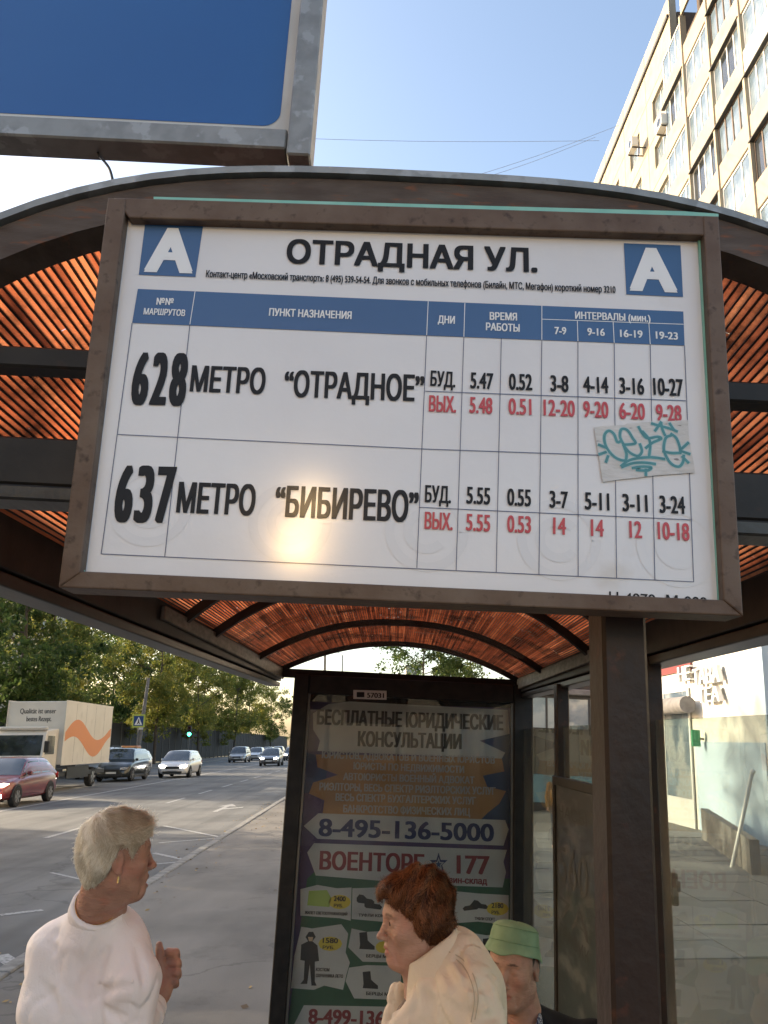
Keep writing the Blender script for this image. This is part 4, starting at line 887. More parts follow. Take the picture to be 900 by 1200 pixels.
# ------------------------------------------------------------------ trees
def leafmat(name, a, c, yel):
    return mat(name, a, c, rough=.6, scale=.9, detail=5, lo=.4, hi=.6, transl=.5, c3=yel, s3=1.6, lo3=.54, hi3=.66, spec=.3)
M['leafd'] = leafmat('dark_green_leaves', (.040,.074,.020), (.066,.108,.030), (.11,.135,.038))
M['leafg'] = leafmat('olive_gold_leaves', (.12,.15,.03), (.19,.19,.04), (.30,.26,.05))
M['leafm'] = leafmat('mid_green_leaves', (.07,.11,.028), (.12,.15,.04), (.20,.20,.045))
M['bark'] = mat('grey_brown_bark', (.10,.08,.06), (.05,.04,.03), rough=.9, scale=6, stretch=(3,3,.7), bump=.8, bscale=14, bdist=.02)
def tree_meshes(seed, h, cw, base, lm, n=1700, ls=.20, tr=.17):
    r_ = random.Random(seed); g = np.random.default_rng(seed); tb = MB(); tips = []
    lean = Vector((r_.uniform(-.06,.06), r_.uniform(-.06,.06), 1))
    tp = [Vector((0,0,-.2))]; 
    for k in range(1,7): tp.append(Vector((lean.x*h*k/7 + r_.uniform(-.1,.1), lean.y*h*k/7 + r_.uniform(-.1,.1), h*.86*k/6)))
    tb.tube(tp, [tr*(1-.8*k/6)+.015 for k in range(7)], 7)
    for k in range(13):
        t = r_.uniform(base/h*.9, .92); i = min(int(t/.86*6), 5); p0 = tp[min(i+0,6)].lerp(tp[min(i+1,6)], (t/.86*6)-i if i < 5 else .5); p0.z = min(p0.z, h*.84)
        a = k*2.4 + r_.uniform(-.4,.4); L_ = cw*r_.uniform(.55,1.0)*math.sin(math.pi*min(1,max(.12,(p0.z-base*.7)/(h-base*.7)))*.85+.25)
        d = Vector((math.cos(a), math.sin(a), r_.uniform(.15,.7)))
        pts = [p0, p0+d*L_*.5+Vector((0,0,.1)), p0+d*L_+Vector((0,0,L_*.12))]
        tb.tube(pts, [.055,.035,.012], 5); tips += [pts[1], pts[2]]
        for q in range(2):
            d2 = (d + Vector((r_.uniform(-.8,.8), r_.uniform(-.8,.8), r_.uniform(-.3,.5)))).normalized(); e = pts[1]+d2*L_*.5
            tb.tube([pts[1], e], [.025,.008], 4); tips.append(e)
    tips += [tp[5], tp[6], tp[6]+Vector((0,0,h*.08))]
    # leaf clumps about the branch ends
    cl = []
    for t_ in tips:
        for q in range(3): cl.append((t_ + Vector(g.normal(0, cw*.16, 3)), r_.uniform(.35,.95)*cw*.26))
    nv = []; nf = []
    ctr = g.integers(0, len(cl), n)
    for c in ctr:
        p, s = cl[c]; d = g.normal(0,1,3); d /= np.linalg.norm(d); q = np.array(p) + d*s*g.uniform(.35,1.05)*np.array([1,1,.75])
        if q[2] < base*.75: continue
        a = g.normal(0,1,3); a /= np.linalg.norm(a); b_ = np.cross(a, g.normal(0,1,3)); b_ /= np.linalg.norm(b_); z_ = ls*g.uniform(.55,1.3)
        i = len(nv); nv += [q-a*z_, q-b_*z_*.45, q+a*z_, q+b_*z_*.45]; nf.append((i,i+1,i+2,i+3))
    lb_ = MB(); lb_.v = [tuple(v) for v in nv]; lb_.f = nf; lb_.m = [0]*len(nf)
    me = bpy.data.meshes.new('crown'); me.from_pydata(lb_.v, [], nf); me.materials.append(lm)
    return tb.mesh('trunk', M['bark']), me
TR = [tree_meshes(11, 13.5, 4.8, 2.6, M['leafd'], 15000, .17), tree_meshes(12, 14.5, 5.0, 3.0, M['leafg'], 12000, .17), tree_meshes(13, 13.5, 4.6, 2.8, M['leafm'], 12000, .17), tree_meshes(14, 12.5, 4.2, 2.4, M['leafg'], 10000, .17)]
def tree(k, x, y, s, lab, grp=None, rz=None, M_=None):
    t = empty('street_tree', (0,0,0), lab, 'tree', grp, M=ST @ Matrix.Translation((x,y,0)) @ Matrix.Rotation(random.uniform(0,6.28) if rz is None else rz, 4, 'Z') @ Matrix.Scale(s, 4))
    for nm, me in zip(('trunk','crown'), TR[k]):
        o = bpy.data.objects.new(nm, me); COL.objects.link(o); o.parent = t
    return t
for i, (k, x, y, s, lab) in enumerate([
    (0,-20.0,38,1.00,'dark green tree standing behind the cab of the box truck at the left edge'), (0,-19.6,46,.98,'dark green tree rising directly over the body of the box truck'),
    (0,-27,50,1.12,'taller dark green tree behind the fence over the left end of the truck'), (2,-20.3,52.5,.95,'thin leaved green tree between the truck and the crossing sign'),
    (1,-26.5,67,1.0,'golden lit tree behind the fence left of the crossing sign'), (2,-27.0,76,1.0,'mid green tree behind the fence right of the crossing sign'),
    (1,-20.4,79,.92,'golden tree beside the leaning pole at the road'), (0,-27,86,1.0,'dark tree beyond the fence above the white hatchback'),
    (1,-26.5,93,1.0,'olive gold tree behind the fence left of the green traffic light'), (3,-20.8,101,.95,'small golden tree in front of the fence by the traffic light'),
    (2,-27,104,1.0,'green tree behind the fence right of the traffic light'), (1,-26.5,116,1.0,'golden tree behind the fence over the silver estate car'),
    (3,-21,128,1.0,'small golden tree on the verge beyond the silver estate car'), (1,-26.8,131,1.05,'olive tree behind the fence over the queue of far cars'),
    (2,-26.5,146,1.05,'hazy green tree behind the fence just left of the lightbox edge'), (1,-24,163,1.1,'last golden tree of the row, beside the lightbox frame'), (2,-22,182,1.1,'farthest green tree at the bend of the road')]):
    tree(k, x, y, s, lab, 'trees along the far side of the road')
for i, (k, x, y, s) in enumerate([(0,-21,y_,1.05) for y_ in (-24,-17,-10,-3.5,3,9.5,15.5,21.5)] + [(2,-27,y_,1.15) for y_ in (-20,-12,-4,4,12,19.5)]):
    tree(k, x, y, s, ['leafy dark green tree','looser green tree'][k==2]+' in the row beyond the left edge of the picture', 'street trees out of view on the left')
tree(0, 3.9, 62, .80, 'round dark green tree showing under the roof arch beside the grey tower'); tree(2, 8.3, 70, .86, 'olive green tree at the right foot of the roof arch')
# ------------------------------------------------------------------ poles, signs, wires
def pole(name, x, y, h, r0, r1, lab, cat, lean=(0,0), grp=None, m=None, M_=None):
    t = empty(name, (0,0,0), lab, cat, grp, M=ST @ Matrix.Translation((x,y,0)))
    b = MB(); b.tube([(0,0,-.2),(lean[0]*.5,lean[1]*.5,h/2),(lean[0],lean[1],h)], [r0,(r0+r1)/2,r1], 10); b.build('mast', m or M['grey'], t, smooth=R(50)); return t
def s_arm(t, pts, r, m, name='arm'):
    b = MB(); b.tube(pts, r, 8); b.build(name, m, t, smooth=R(50))
for (x, y, h, lab) in ((-3.35,59,10.5,'tall grey lamp post standing under the left part of the roof arch'), (-3.5,97,12,'thin grey lamp post second from the left under the roof arch'), (-.6,101,9.6,'thin grey lamp post under the crest of the roof arch')):
    t = pole('lamp_post', x, y, h, .13, .08, lab, 'lamp post', grp='lamp posts down the road')
    s_arm(t, [(0,0,h-.05),(-.4,0,h+.3),(-1.6,0,h+.45)], .04, M['grey']); b = MB(); b.cbox((-2.2,-.15,h+.36),(-1.5,.15,h+.5),.03); b.build('lamp_head', M['grey'], t)
t = pole('leaning_pole', -20.1, 72, 7.5, .20, .13, 'thick grey pole leaning beside the pedestrian at the far kerb', 'pole', lean=(.55,0))
b = MB(); b.cbox((.05,-.24,3.1),(.45,-.18,3.8),.01); b.build('notice', M['wfr'], t)
# crossing sign
t = pole('crossing_sign', -19.0, 68, 4.2, .04, .04, 'square pedestrian crossing sign with a yellow border on a grey pole', 'road sign'); q = -.05
M['signy'] = mat('fluorescent_yellow_border', (.45,.50,.10), rough=.4); M['signb'] = mat('sign_blue', (.02,.06,.20), rough=.4)
b = MB(); b.cbox((-.52,q-.02,3.2),(.52,q,4.24),.005); b.build('border_plate', M['signy'], t)
b = MB(); b.box((-.39,q-.026,3.33),(.39,q-.021,4.11)); b.build('blue_field', M['signb'], t)
b = MB(); b.poly([(-.32,q-.029,3.40),(.32,q-.029,3.40),(0,q-.029,4.06)]); b.build('white_triangle', M['hwhite'], t)
b = MB()
for k, w_ in enumerate((.10,.05,.05)): pass
b.poly([(-.02,q-.031,3.87),(.05,q-.031,3.82),(.06,q-.031,3.66),(.12,q-.031,3.46),(.06,q-.031,3.46),(.0,q-.031,3.60),(-.07,q-.031,3.46),(-.13,q-.031,3.46),(-.03,q-.031,3.68)]); b.build('walker_symbol', M['ink'], t)
# traffic light
t = pole('traffic_light', -19.2, 88, 2.9, .05, .05, 'traffic light showing green on a thin pole by the fence', 'traffic light')
M['tlgreen'] = mat('lit_green_lens', (.02,.6,.35), emit=(.05,1.0,.55), estr=5.0); M['lensoff'] = mat('unlit_dark_lens', (.05,.01,.01), rough=.2)
b = MB(); b.cbox((-.2,-.12,2.7),(.2,.12,3.75),.03); b.build('housing', M['roofdark'], t)
for z, m_ in ((3.55,'lensoff'),(3.22,'lensoff'),(2.90,'tlgreen')):
    b = MB(); b.cyl((0,-.13,z),(0,1,0),.19 if m_=='tlgreen' else .12,.03,18); b.build('lens', M[m_], t); b = MB(); b.tube([(-.15,-.2,z+.08),(0,-.24,z+.16),(.15,-.2,z+.08)], .012, 6); b.build('visor', M['roofdark'], t)
# sky wires
for a, c, y, lab in (((362,156),(708,165),24,'thin wire crossing the sky nearly level above the shelter'), ((545,203),(728,146),24,'thin wire slanting up across the sky towards the apartment block'), ((560,204),(700,160),24.6,'second slanting wire just under the other in the sky')):
    A = onY(*a, y); B_ = onY(*c, y+4); d = (B_-A); A2 = A - d*.6; B2 = B_ - d*.02; b = MB()
    b.tube([A2.lerp(B2, k/14) - Vector((0,0,.25*math.sin(math.pi*k/14))) for k in range(15)], .007, 5); tag(b.build('overhead_wire', mat('grey_wire', (.12,.13,.15), rough=.6)), lab, 'wire', 'overhead wires')
# unseen lamp added behind the camera to put the glints on the board
gl_ = onY(348, 640, BY); v = (gl_ - Vector((0,0,CAMZ))).normalized(); v = Vector((v.x, -v.y, v.z)); LP_ = gl_ + v*9.0
lt = empty('added_glint_lamp', (LP_.x, LP_.y, -.1), 'unseen lamp added behind the viewer to make the glints on the board', 'added lamp'); lo_ = Vector((LP_.x, LP_.y, -.1))
M['glintglow'] = mat('added_lamp_glow', (1,.8,.5), emit=(1.0,.62,.26), estr=260)
b = MB(); b.tube([(LP_.x,LP_.y-.35,-.1),(LP_.x,LP_.y-.35,LP_.z+.3)], .06, 10); part(b, 'mast', M['grey'], lt, lo_); b = MB(); b.tube([(LP_.x,LP_.y-.35,LP_.z+.28),(LP_.x,LP_.y,LP_.z+.22)], .03, 8); part(b, 'arm', M['grey'], lt, lo_)
b = MB(); 
for k in range(9):
    a0 = math.pi*k/8 - math.pi/2
b.tube([LP_+Vector((0,0,.10*math.sin(math.pi*(k/8-.5)))) for k in range(9)], [.10*max(.03,math.cos(math.pi*(k/8-.5))) for k in range(9)], 14); part(b, 'glint_globe', M['glintglow'], lt, lo_, smooth=True)

gl2 = onY(366, 592, BY); v = (gl2 - Vector((0,0,CAMZ))).normalized(); v = Vector((v.x, -v.y, v.z)); LP2 = gl2 + v*9.0  # second globe, added for the weaker glint higher on the board
b = MB(); b.tube([(LP_.x,LP_.y-.35,LP_.z+.28),(LP_.x,LP_.y-.35,LP2.z+.3)], .05, 8); part(b, 'upper_mast', M['grey'], lt, lo_); b = MB(); b.tube([(LP_.x,LP_.y-.35,LP2.z+.28),(LP2.x,LP2.y,LP2.z+.2)], .03, 8); part(b, 'arm', M['grey'], lt, lo_)
M['glintglow2'] = mat('dim_added_lamp_glow', (1,.8,.5), emit=(1.0,.66,.32), estr=110)
b = MB(); b.tube([LP2+Vector((0,0,.13*math.sin(math.pi*(k/8-.5)))) for k in range(9)], [.13*max(.03,math.cos(math.pi*(k/8-.5))) for k in range(9)], 14); part(b, 'glint_globe', M['glintglow2'], lt, lo_, smooth=True)
# ------------------------------------------------------------------ vehicles (front towards -y, wheels on z = 0)
M['tyre'] = mat('black_tyre', (.015,.015,.015), rough=.8); M['rim'] = mat('alloy_rim', (.35,.35,.36), rough=.3, metal=.8)
M['cglass'] = mat('car_window_glass', (.015,.018,.02), (.05,.06,.065), rough=.05, scale=1.5, spec=1.0, coat=.6)
M['hlight'] = mat('clear_headlight', (.5,.5,.5), rough=.15, coat=1); M['hlit'] = mat('lit_headlight', (1,1,1), emit=(1,.93,.8), estr=9.0)
M['tail'] = mat('red_tail_light', (.35,.01,.01), rough=.2, coat=1); M['plate'] = mat('number_plate', (.55,.55,.53), rough=.5); M['blackpl'] = mat('black_trim_plastic', (.014,.014,.014), rough=.55)
def paint(n, c, metal=.0): return mat(n, c, tuple(x*.86 for x in c), rough=.28, metal=metal, scale=2, coat=.9, coatr=.08)
M['redcar'] = paint('dark_red_car_paint', (.17,.018,.022), .2); M['blackcar'] = paint('dark_green_black_car_paint', (.018,.022,.021), .2); M['whitecar'] = paint('white_car_paint', (.62,.62,.61))
M['silver'] = paint('silver_car_paint', (.30,.30,.29), .5); M['greycar'] = paint('grey_car_paint', (.12,.12,.13), .4)
def wheel_mesh(r, w_):
    b = MB(); n = 20; prof = [(-w_/2, r*.62), (-w_/2, r*.90), (-w_*.38, r), (w_*.38, r), (w_/2, r*.90), (w_/2, r*.62)]
    rings = [[Vector((x, rr_*math.cos(2*math.pi*k/n), rr_*math.sin(2*math.pi*k/n))) for (x, rr_) in prof] for k in range(n+1)]
    b.loft(rings, closed=False, cap=False); return b.mesh('tyre', M['tyre'])
def rim_mesh(r, w_):
    b = MB(); b.cyl((0,0,0),(1,0,0), r*.64, w_*.80, 18)
    for s in (-1, 1):
        for k in range(6):
            a = k*math.pi/3; d = Vector((0, math.cos(a), math.sin(a))); e = Vector((0, -d.z, d.y))
            x = s*w_*.41; b.prism([Vector((x,0,0))+d*r*.1+e*r*.09, Vector((x,0,0))+d*r*.6+e*r*.12, Vector((x,0,0))+d*r*.6-e*r*.12, Vector((x,0,0))+d*r*.1-e*r*.09], (s*w_*.12,0,0))
    return b.mesh('rim', M['rim'])
def car(label, x, y, paintm, W=1.72, L=4.4, H=1.47, belt=.92, hood=.86, ws0=.24, ws1=.42, rf1=.80, re=.94, wr=.31, lit=False, suv=False, rot=0.0, cat='car', grp='cars on the road', name='car', extra=None, mirror=True):
    t = empty(name, (0,0,0), label, cat, grp, M=ST @ Matrix.Translation((x, y, 0)) @ Matrix.Rotation(rot, 4, 'Z'))
    hw = W/2
    # body sides: stations (t along length, half width, belt z, bottom z)
    S = [(0,.62,.50,.30),(.012,.80,.58,.24),(.05,.93,.70,.20),(.12,.985,hood-.05,.19),(ws0,1.0,hood+.02,.18),(ws1,1.0,belt,.18),(.6,1.0,belt+.02,.18),(rf1,1.0,belt+.05,.18),(re-.02,.97,belt+.05,.20),(.97,.92,belt-.04,.26),(.995,.84,belt-.22,.32),(1.0,.70,belt-.36,.40)]
    rings = []
    for (s, kw_, zb, z0) in S:
        w_ = hw*kw_; yy = s*L
        half = [(0,z0),(w_*.88,z0),(w_*.97,z0+.10),(w_,z0+(zb-z0)*.45),(w_*.985,zb-.10),(w_*.93,zb-.02),(w_*.80,zb+.015),(0,zb+.035)]
        rings.append([Vector((a,yy,z)) for a,z in half] + [Vector((-a,yy,z)) for a,z in half[-2:0:-1]])
    b = MB(); b.loft(rings); o = b.build('body', paintm, t, smooth=R(38)); m_ = o.modifiers.new('s','SUBSURF'); m_.levels = 1; m_.render_levels = 1
    # greenhouse
    def gh(s):
        # half width at base, half width at roof, roof z
        if s <= ws0: return None
    st = [(ws0-.005,0.0),(ws0+(ws1-ws0)*.33,.34),(ws0+(ws1-ws0)*.66,.68),(ws1,.955),(ws1+.05,1.0),((ws1+rf1)/2,1.02),(rf1-.03,.99),(rf1,.94),(rf1+(re-rf1)*.5,.50),(re,.04)]
    base = lambda s: belt-.03 if s > ws1 else hood+(belt-hood)*max(0,(s-ws0)/(ws1-ws0))-.03
    rings = []
    def sec(s, k, off=0.0):
        zb = base(s); zr = zb+.03+(H-zb-.03)*k; w0 = hw*.93+off; w1 = hw*(.93-.20*k)+off
        return [(w0,zb),(w0*.55+w1*.45+.01,zb+(zr-zb)*.45),(w1,max(zb+.01,zr-.07*k)),(w1*.85,zr-.015*k+off),(0,zr+.012*k+off)]
    for s, k in st:
        h_ = sec(s,k); yy = s*L
        rings.append([Vector((a,yy,z)) for a,z in h_] + [Vector((-a,yy,z)) for a,z in h_[-2::-1]])
    b = MB(); b.loft(rings); b.build('roof', paintm, t, smooth=R(50))
    def surf(s, f, side, off=.006):
        # point on the side glass: f from belt (0) to roof rail (1)
        k = np.interp(s, [q[0] for q in st], [q[1] for q in st]); zb = base(s); zr = zb+.03+(H-zb-.03)*k
        w0 = hw*.93; w1 = hw*(.93-.20*k); 
        if f < .45: w_ = lerp(w0, w0*.55+w1*.45+.01, f/.45)
        else: w_ = lerp(w0*.55+w1*.45+.01, w1, (f-.45)/.55)
        return Vector((side*(w_+off), s*L, lerp(zb, zr-.07*k, f)))
    bp_ = (ws1+rf1)/2+.02
    for side in (-1,1):
        for (sa, sb, a0, b0) in ((ws0+.06, bp_-.012, .0, 1), (bp_+.012, rf1+(re-rf1)*(.1 if not suv else .35), 1, .0)):
            n = 8; lo_ = []; hi_ = []
            for q in range(n+1):
                s = lerp(sa, sb, q/n); 
                lo_.append(surf(s,.14,side)); hi_.append(surf(s,.90,side))
            b = MB(); b.add(lo_+hi_, [(i,i+1,n+2+i,n+1+i) for i in range(n)]); b.build('window', M['cglass'], t)
        if mirror:
            b = MB(); p = surf(ws1-.06,.22,side,.02); b.cbox((p.x-(.0 if side>0 else .16), p.y-.05, p.z-.03),(p.x+(.16 if side>0 else 0), p.y+.04, p.z+.10), .03); b.build('wing_mirror', paintm if not suv else M['blackpl'], t)
    # windscreen and rear window
    for (sa, sb, nm) in ((ws0+.015, ws1-.005, 'windscreen'), (rf1+.012, re-.02, 'rear_window')):
        n = 6; vs = []
        for q in range(n+1):
            s = lerp(sa, sb, q/n); k = np.interp(s, [z[0] for z in st], [z[1] for z in st]); zb = base(s); zr = zb+.03+(H-zb-.03)*k; w1 = hw*(.93-.20*k)
            for a in (-.97,-.84,-.4,0,.4,.84,.97): vs.append(Vector((w1*a, s*L, (zr-.07*k if abs(a)>.9 else zr-.012*k*(abs(a)/.84)**2)+.010+.012*k*(1-abs(a)))))
        b = MB(); b.add(vs, [(j*7+i, j*7+i+1, j*7+8+i, j*7+7+i) for j in range(n) for i in range(6)]); o = b.build(nm, M['cglass'], t, smooth=True)
    # wheels
    for side in (-1,1):
        for s in (.185, .795):
            wob = empty('wheel', (side*(hw-.08), s*L, wr)); wob.parent = t
            key = ('w', wr)
            if key not in _tc: _tc[key] = (wheel_mesh(wr,.2), rim_mesh(wr,.2))
            for nm, me in zip(('tyre','rim'), _tc[key]):
                o = bpy.data.objects.new(nm, me); COL.objects.link(o); o.parent = wob
            b = MB(); n = 14; pts = [Vector((side*(hw+.004), s*L+(wr+.055)*math.cos(math.pi*k/n), wr+(wr+.055)*math.sin(math.pi*k/n))) for k in range(n+1)]
            inn = [Vector((q.x, s*L+(q.y-s*L)*.86, wr+(q.z-wr)*.86)) for q in pts]; b.loft([[pts[i], inn[i], inn[i]-Vector((side*.08,0,0)), pts[i]-Vector((side*.08,0,0))] for i in range(n+1)]); b.build('wheel_arch', M['blackpl'], t)
    # front and rear details
    hl = M['hlit'] if lit else M['hlight']
    for side in (-1,1):
        b = MB(); q = [(side*hw*.50, -.004+.03, .60),(side*hw*.84,.09,.62),(side*hw*.93,.26,.70),(side*hw*.80,.10,.73),(side*hw*.50,.045,.68)]
        b.prism([Vector(p)+Vector((0,-.02,0)) for p in q], (-side*.01,.10,0)); b.build('headlight', hl, t)
        b = MB(); b.prism([(side*hw*.70,L+.004-.02,.72),(side*hw*.96,L-.13,.74),(side*hw*.96,L-.16,.93),(side*hw*.72,L-.05,.90)], (0,-.05,0)); b.build('tail_light', M['tail'], t)
    b = MB(); b.cbox((-hw*.46,-.012,.50),(hw*.46,.08,.63),.02); b.build('grille', M['blackpl'], t)
    b = MB(); b.cbox((-hw*.62,-.006,.26),(hw*.62,.10,.38),.02); b.build('lower_intake', M['blackpl'], t)
    b = MB(); b.box((-.26,-.03,.40),(.26,-.013,.50)); b.build('number_plate', M['plate'], t)
    b = MB(); b.box((-.26,L-.02,.60),(.26,L+.012,.71)); b.build('rear_plate', M['plate'], t)
    if suv:
        for side in (-1,1):
            b = MB(); b.tube([(side*hw*.62,L*.47,H+.01),(side*hw*.62,L*.5,H+.06),(side*hw*.62,L*.8,H+.06),(side*hw*.62,L*.83,H+.01)], .018, 6); b.build('roof_rail', M['blackpl'], t)
            b = MB(); b.cbox((side*hw-.03,L*.08,.19),(side*hw+.015,L*.95,.32),.01); b.build('sill_cladding', M['blackpl'], t)
    return t
CY = lambda px, py: onG(px, py, 1.8)
rc = car('dark red saloon car with its headlights on at the left edge of the road', -11.75, 25.6, M['redcar'], lit=False, L=4.3, H=1.45)
for side in (-1,1):
    b = MB(); b.cbox((side*.62-.10,-.02,.30),(side*.62+.10,.02,.40),.01); b.build('fog_light', M['hlit'], rc)
for o in [c for c in rc.children if c.name.startswith('headlight')]: o.data.materials[0] = mat('glowing_headlight', (.6,.55,.4), emit=(1,.85,.6), estr=2.2)
car('dark coloured off-road car with roof rails driving behind the box truck', -13.35, 43.5, M['blackcar'], W=1.78, L=4.3, H=1.66, belt=1.03, hood=.98, ws0=.25, ws1=.37, rf1=.93, re=.985, wr=.34, suv=True)
car('white hatchback with bright headlights in the middle lane', -11.3, 48.0, M['whitecar'], W=1.76, L=4.3, H=1.5, ws0=.16, ws1=.36, rf1=.86, re=.985, lit=True)
tx = car('white estate car with an orange roof box parked behind the dark off-road car', -15.9, 53.5, M['whitecar'], W=1.8, L=4.6, H=1.5, ws0=.26, ws1=.40, rf1=.92, re=.985)
M['orange'] = mat('orange_roof_box', (.55,.24,.08), rough=.5); b = MB(); b.cbox((-.55,1.7,1.52),(.55,2.6,1.78),.06); b.build('roof_box', M['orange'], tx)
car('silver off-road car with a roof rack between the truck and the dark car', -15.8, 47.2, M['silver'], W=1.8, L=4.5, H=1.72, belt=1.05, hood=.98, ws0=.24, ws1=.36, rf1=.93, re=.985, wr=.34, suv=True)
car('silver estate car seen far off at the head of the parked row', -14.0, 87, M['silver'], W=1.8, L=4.5, H=1.6, ws0=.24, ws1=.38, rf1=.92, re=.985)
car('white car standing just behind the silver estate car', -13.6, 97, M['whitecar'], H=1.5)
car('grey car third in the parked row beyond the white one', -13.3, 105, M['greycar'], H=1.5)
car('pale car last in the parked row far down the road', -12.9, 113, M['whitecar'], H=1.55)
car('dark car with bright headlights driving towards the stop far off', -8.8, 72, M['greycar'], H=1.5, lit=True)
car('farthest dark car with lit headlights beside the lightbox edge', -9.3, 96, M['greycar'], H=1.5, lit=True)
# box truck
M['truckw'] = mat('cream_truck_panel', (.64,.60,.52), (.58,.54,.46), rough=.45, scale=1.2, c3=(.50,.46,.39), s3=1.5, lo3=.6, hi3=.8); M['wave'] = mat('orange_wave_print', (.62,.22,.06), rough=.45); M['truckink'] = mat('dark_truck_lettering', (.06,.055,.05), rough=.5)
tk = empty('box_truck', (0,0,0), 'cream box truck with an orange wave on its side parked under the trees', 'truck', M=ST @ Matrix.Translation((-14.0,33.2,0)))
b = MB(); b.cbox((-1.22,1.75,1.05),(1.22,8.0,3.62),.03); b.build('cargo_box', M['truckw'], tk)
for side in (-1.225, 1.205):
    b = MB(); b.box((side,1.72,1.02),(side+.02,8.03,1.10)); b.box((side,1.72,3.58),(side+.02,8.03,3.66)); b.box((side,1.70,1.02),(side+.02,1.78,3.66)); b.build('edge_rail', M['truckw'], tk)
# cab
prof = [(0,.45),(0,1.30),(.10,1.42),(.34,2.28),(.50,2.42),(1.62,2.50),(1.62,.45)]
b = MB(); b.prism([Vector((-1.05,y,z)) for y,z in prof], (2.10,0,0)); bevel(b.build('cab', M['truckw'], tk, smooth=R(35)), .05, 3)
b = MB(); b.prism([(-.96,.115,1.44),(.96,.115,1.44),(.92,.318,2.22),(-.92,.318,2.22)], (0,-.015,.003)); b.build('windscreen', M['cglass'], tk)
for side in (-1,1):
    b = MB(); b.prism([(side*1.052,.30,1.48),(side*1.052,1.25,1.48),(side*1.052,1.25,2.20),(side*1.052,.50,2.20)], (side*.008,0,0)); b.build('window', M['cglass'], tk)
    b = MB(); b.prism([(side*1.052,.16,.70),(side*1.052,1.33,.70),(side*1.052,1.33,.73),(side*1.052,.16,.73)], (side*.006,0,0)); b.build('door_line', M['blackpl'], tk)
    b = MB(); b.cbox((side*1.22-.10,-.05,1.55),(side*1.22+.10,.05,2.0),.03); m_ = b.build('wing_mirror', M['blackpl'], tk)
    b = MB(); b.cbox((side*.78-.20,-.04,.62),(side*.78+.20,.02,.82),.03); b.build('headlight', M['hlight'], tk)
    b = MB(); b.cbox((side*1.0-.09,1.4,.55),(side*1.0+.09,7.8,.75),.02); b.build('chassis_rail', M['blackpl'], tk)
    b = MB(); b.cbox((side*1.12-.02,2.7,.45),(side*1.12+.02,5.4,.95),.01); b.build('side_guard', M['blackpl'], tk)
    for y in (.75, 6.2):
        wob = empty('wheel', (side*.95, y, .43)); wob.parent = tk
        if 'tw' not in _tc: _tc['tw'] = (wheel_mesh(.43,.28), rim_mesh(.43,.28))
        for nm, me in zip(('tyre','rim'), _tc['tw']):
            o = bpy.data.objects.new(nm, me); COL.objects.link(o); o.parent = wob
b = MB(); b.cbox((-.7,-.02,.88),(.7,.03,1.18),.02); b.build('grille', M['blackpl'], tk); b = MB(); b.cbox((-1.05,-.08,.40),(1.05,.12,.60),.03); b.build('bumper', M['blackpl'], tk)
b = MB(); b.box((-.26,-.10,.44),(.26,-.082,.54)); b.build('number_plate', M['plate'], tk); b = MB(); b.cbox((-1.0,.32,2.44),(1.0,.62,2.56),.04); b.build('sun_visor', M['truckw'], tk)
for k in range(1,5):
    b = MB(); b.box((1.2205,1.75+k*1.25,1.12),(1.2225,1.765+k*1.25,3.57)); b.build('panel_seam', M['greycar'], tk)
# wave
b = MB(); n = 30; up = []; lo_ = []
for k in range(n+1):
    s = k/n; y = 1.85+6.05*s; c = 2.05 + .42*math.sin((s*1.12+.03)*2*math.pi) ; th = .22+.30*math.sin(math.pi*min(1,s*1.15)) 
    up.append((1.2235,y,c+th)); lo_.append((1.2235,y,max(1.12,c-th*.7)))
b.add(up+lo_, [(i,i+1,n+2+i,n+1+i) for i in range(n)]); b.build('orange_wave', M['wave'], tk)
def truck_text(t_, x0, x1, z, cap):
    V, Fc = glyphs(t_); a, c = V[:,0].min(), V[:,0].max(); Vr,_ = glyphs('H'); h = Vr[:,1].max(); b = MB()
    for dx in (0,.012): b.add([(lerp(x0,x1,(v[0]-a)/(c-a))+dx, 1.745-dx*.02, z+v[1]/h*cap) for v in V], Fc)
    b.build('lettering', M['truckink'], tk)
truck_text('Qualität ist unser', -.72, .78, 3.12, .20); truck_text('bestes Rezept.', -.42, .62, 2.80, .20)
# ------------------------------------------------------------------ organic surfaces: distance fields turned into one mesh
def axis(lo, hi, coarse, fines):
    out = [lo]
    while out[-1] < hi:
        x = out[-1]; st = coarse
        for (a, c, s) in fines:
            if a - coarse*.6 <= x <= c: st = min(st, s)
        out.append(x + st)
    return np.array(out, dtype=np.float32)
def ell(c, r):
    c = np.array(c, np.float32); r = np.array(r, np.float32)
    def f(p):
        q = (p - c)/r; k0 = np.sqrt((q*q).sum(-1)); q2 = q/r; k1 = np.sqrt((q2*q2).sum(-1)) + 1e-6
        return k0*(k0-1)/k1
    return f, c-r, c+r
def cap(a, b_, ra, rb=None):
    rb = ra if rb is None else rb
    a = np.array(a, np.float32); b_ = np.array(b_, np.float32); d = b_-a; dd = float((d*d).sum())+1e-9
    def f(p):
        t = np.clip(((p-a)@d)/dd, 0, 1); q = p - a - t[...,None]*d
        return np.sqrt((q*q).sum(-1)) - (ra + (rb-ra)*t)
    m = max(ra, rb); return f, np.minimum(a,b_)-m, np.maximum(a,b_)+m
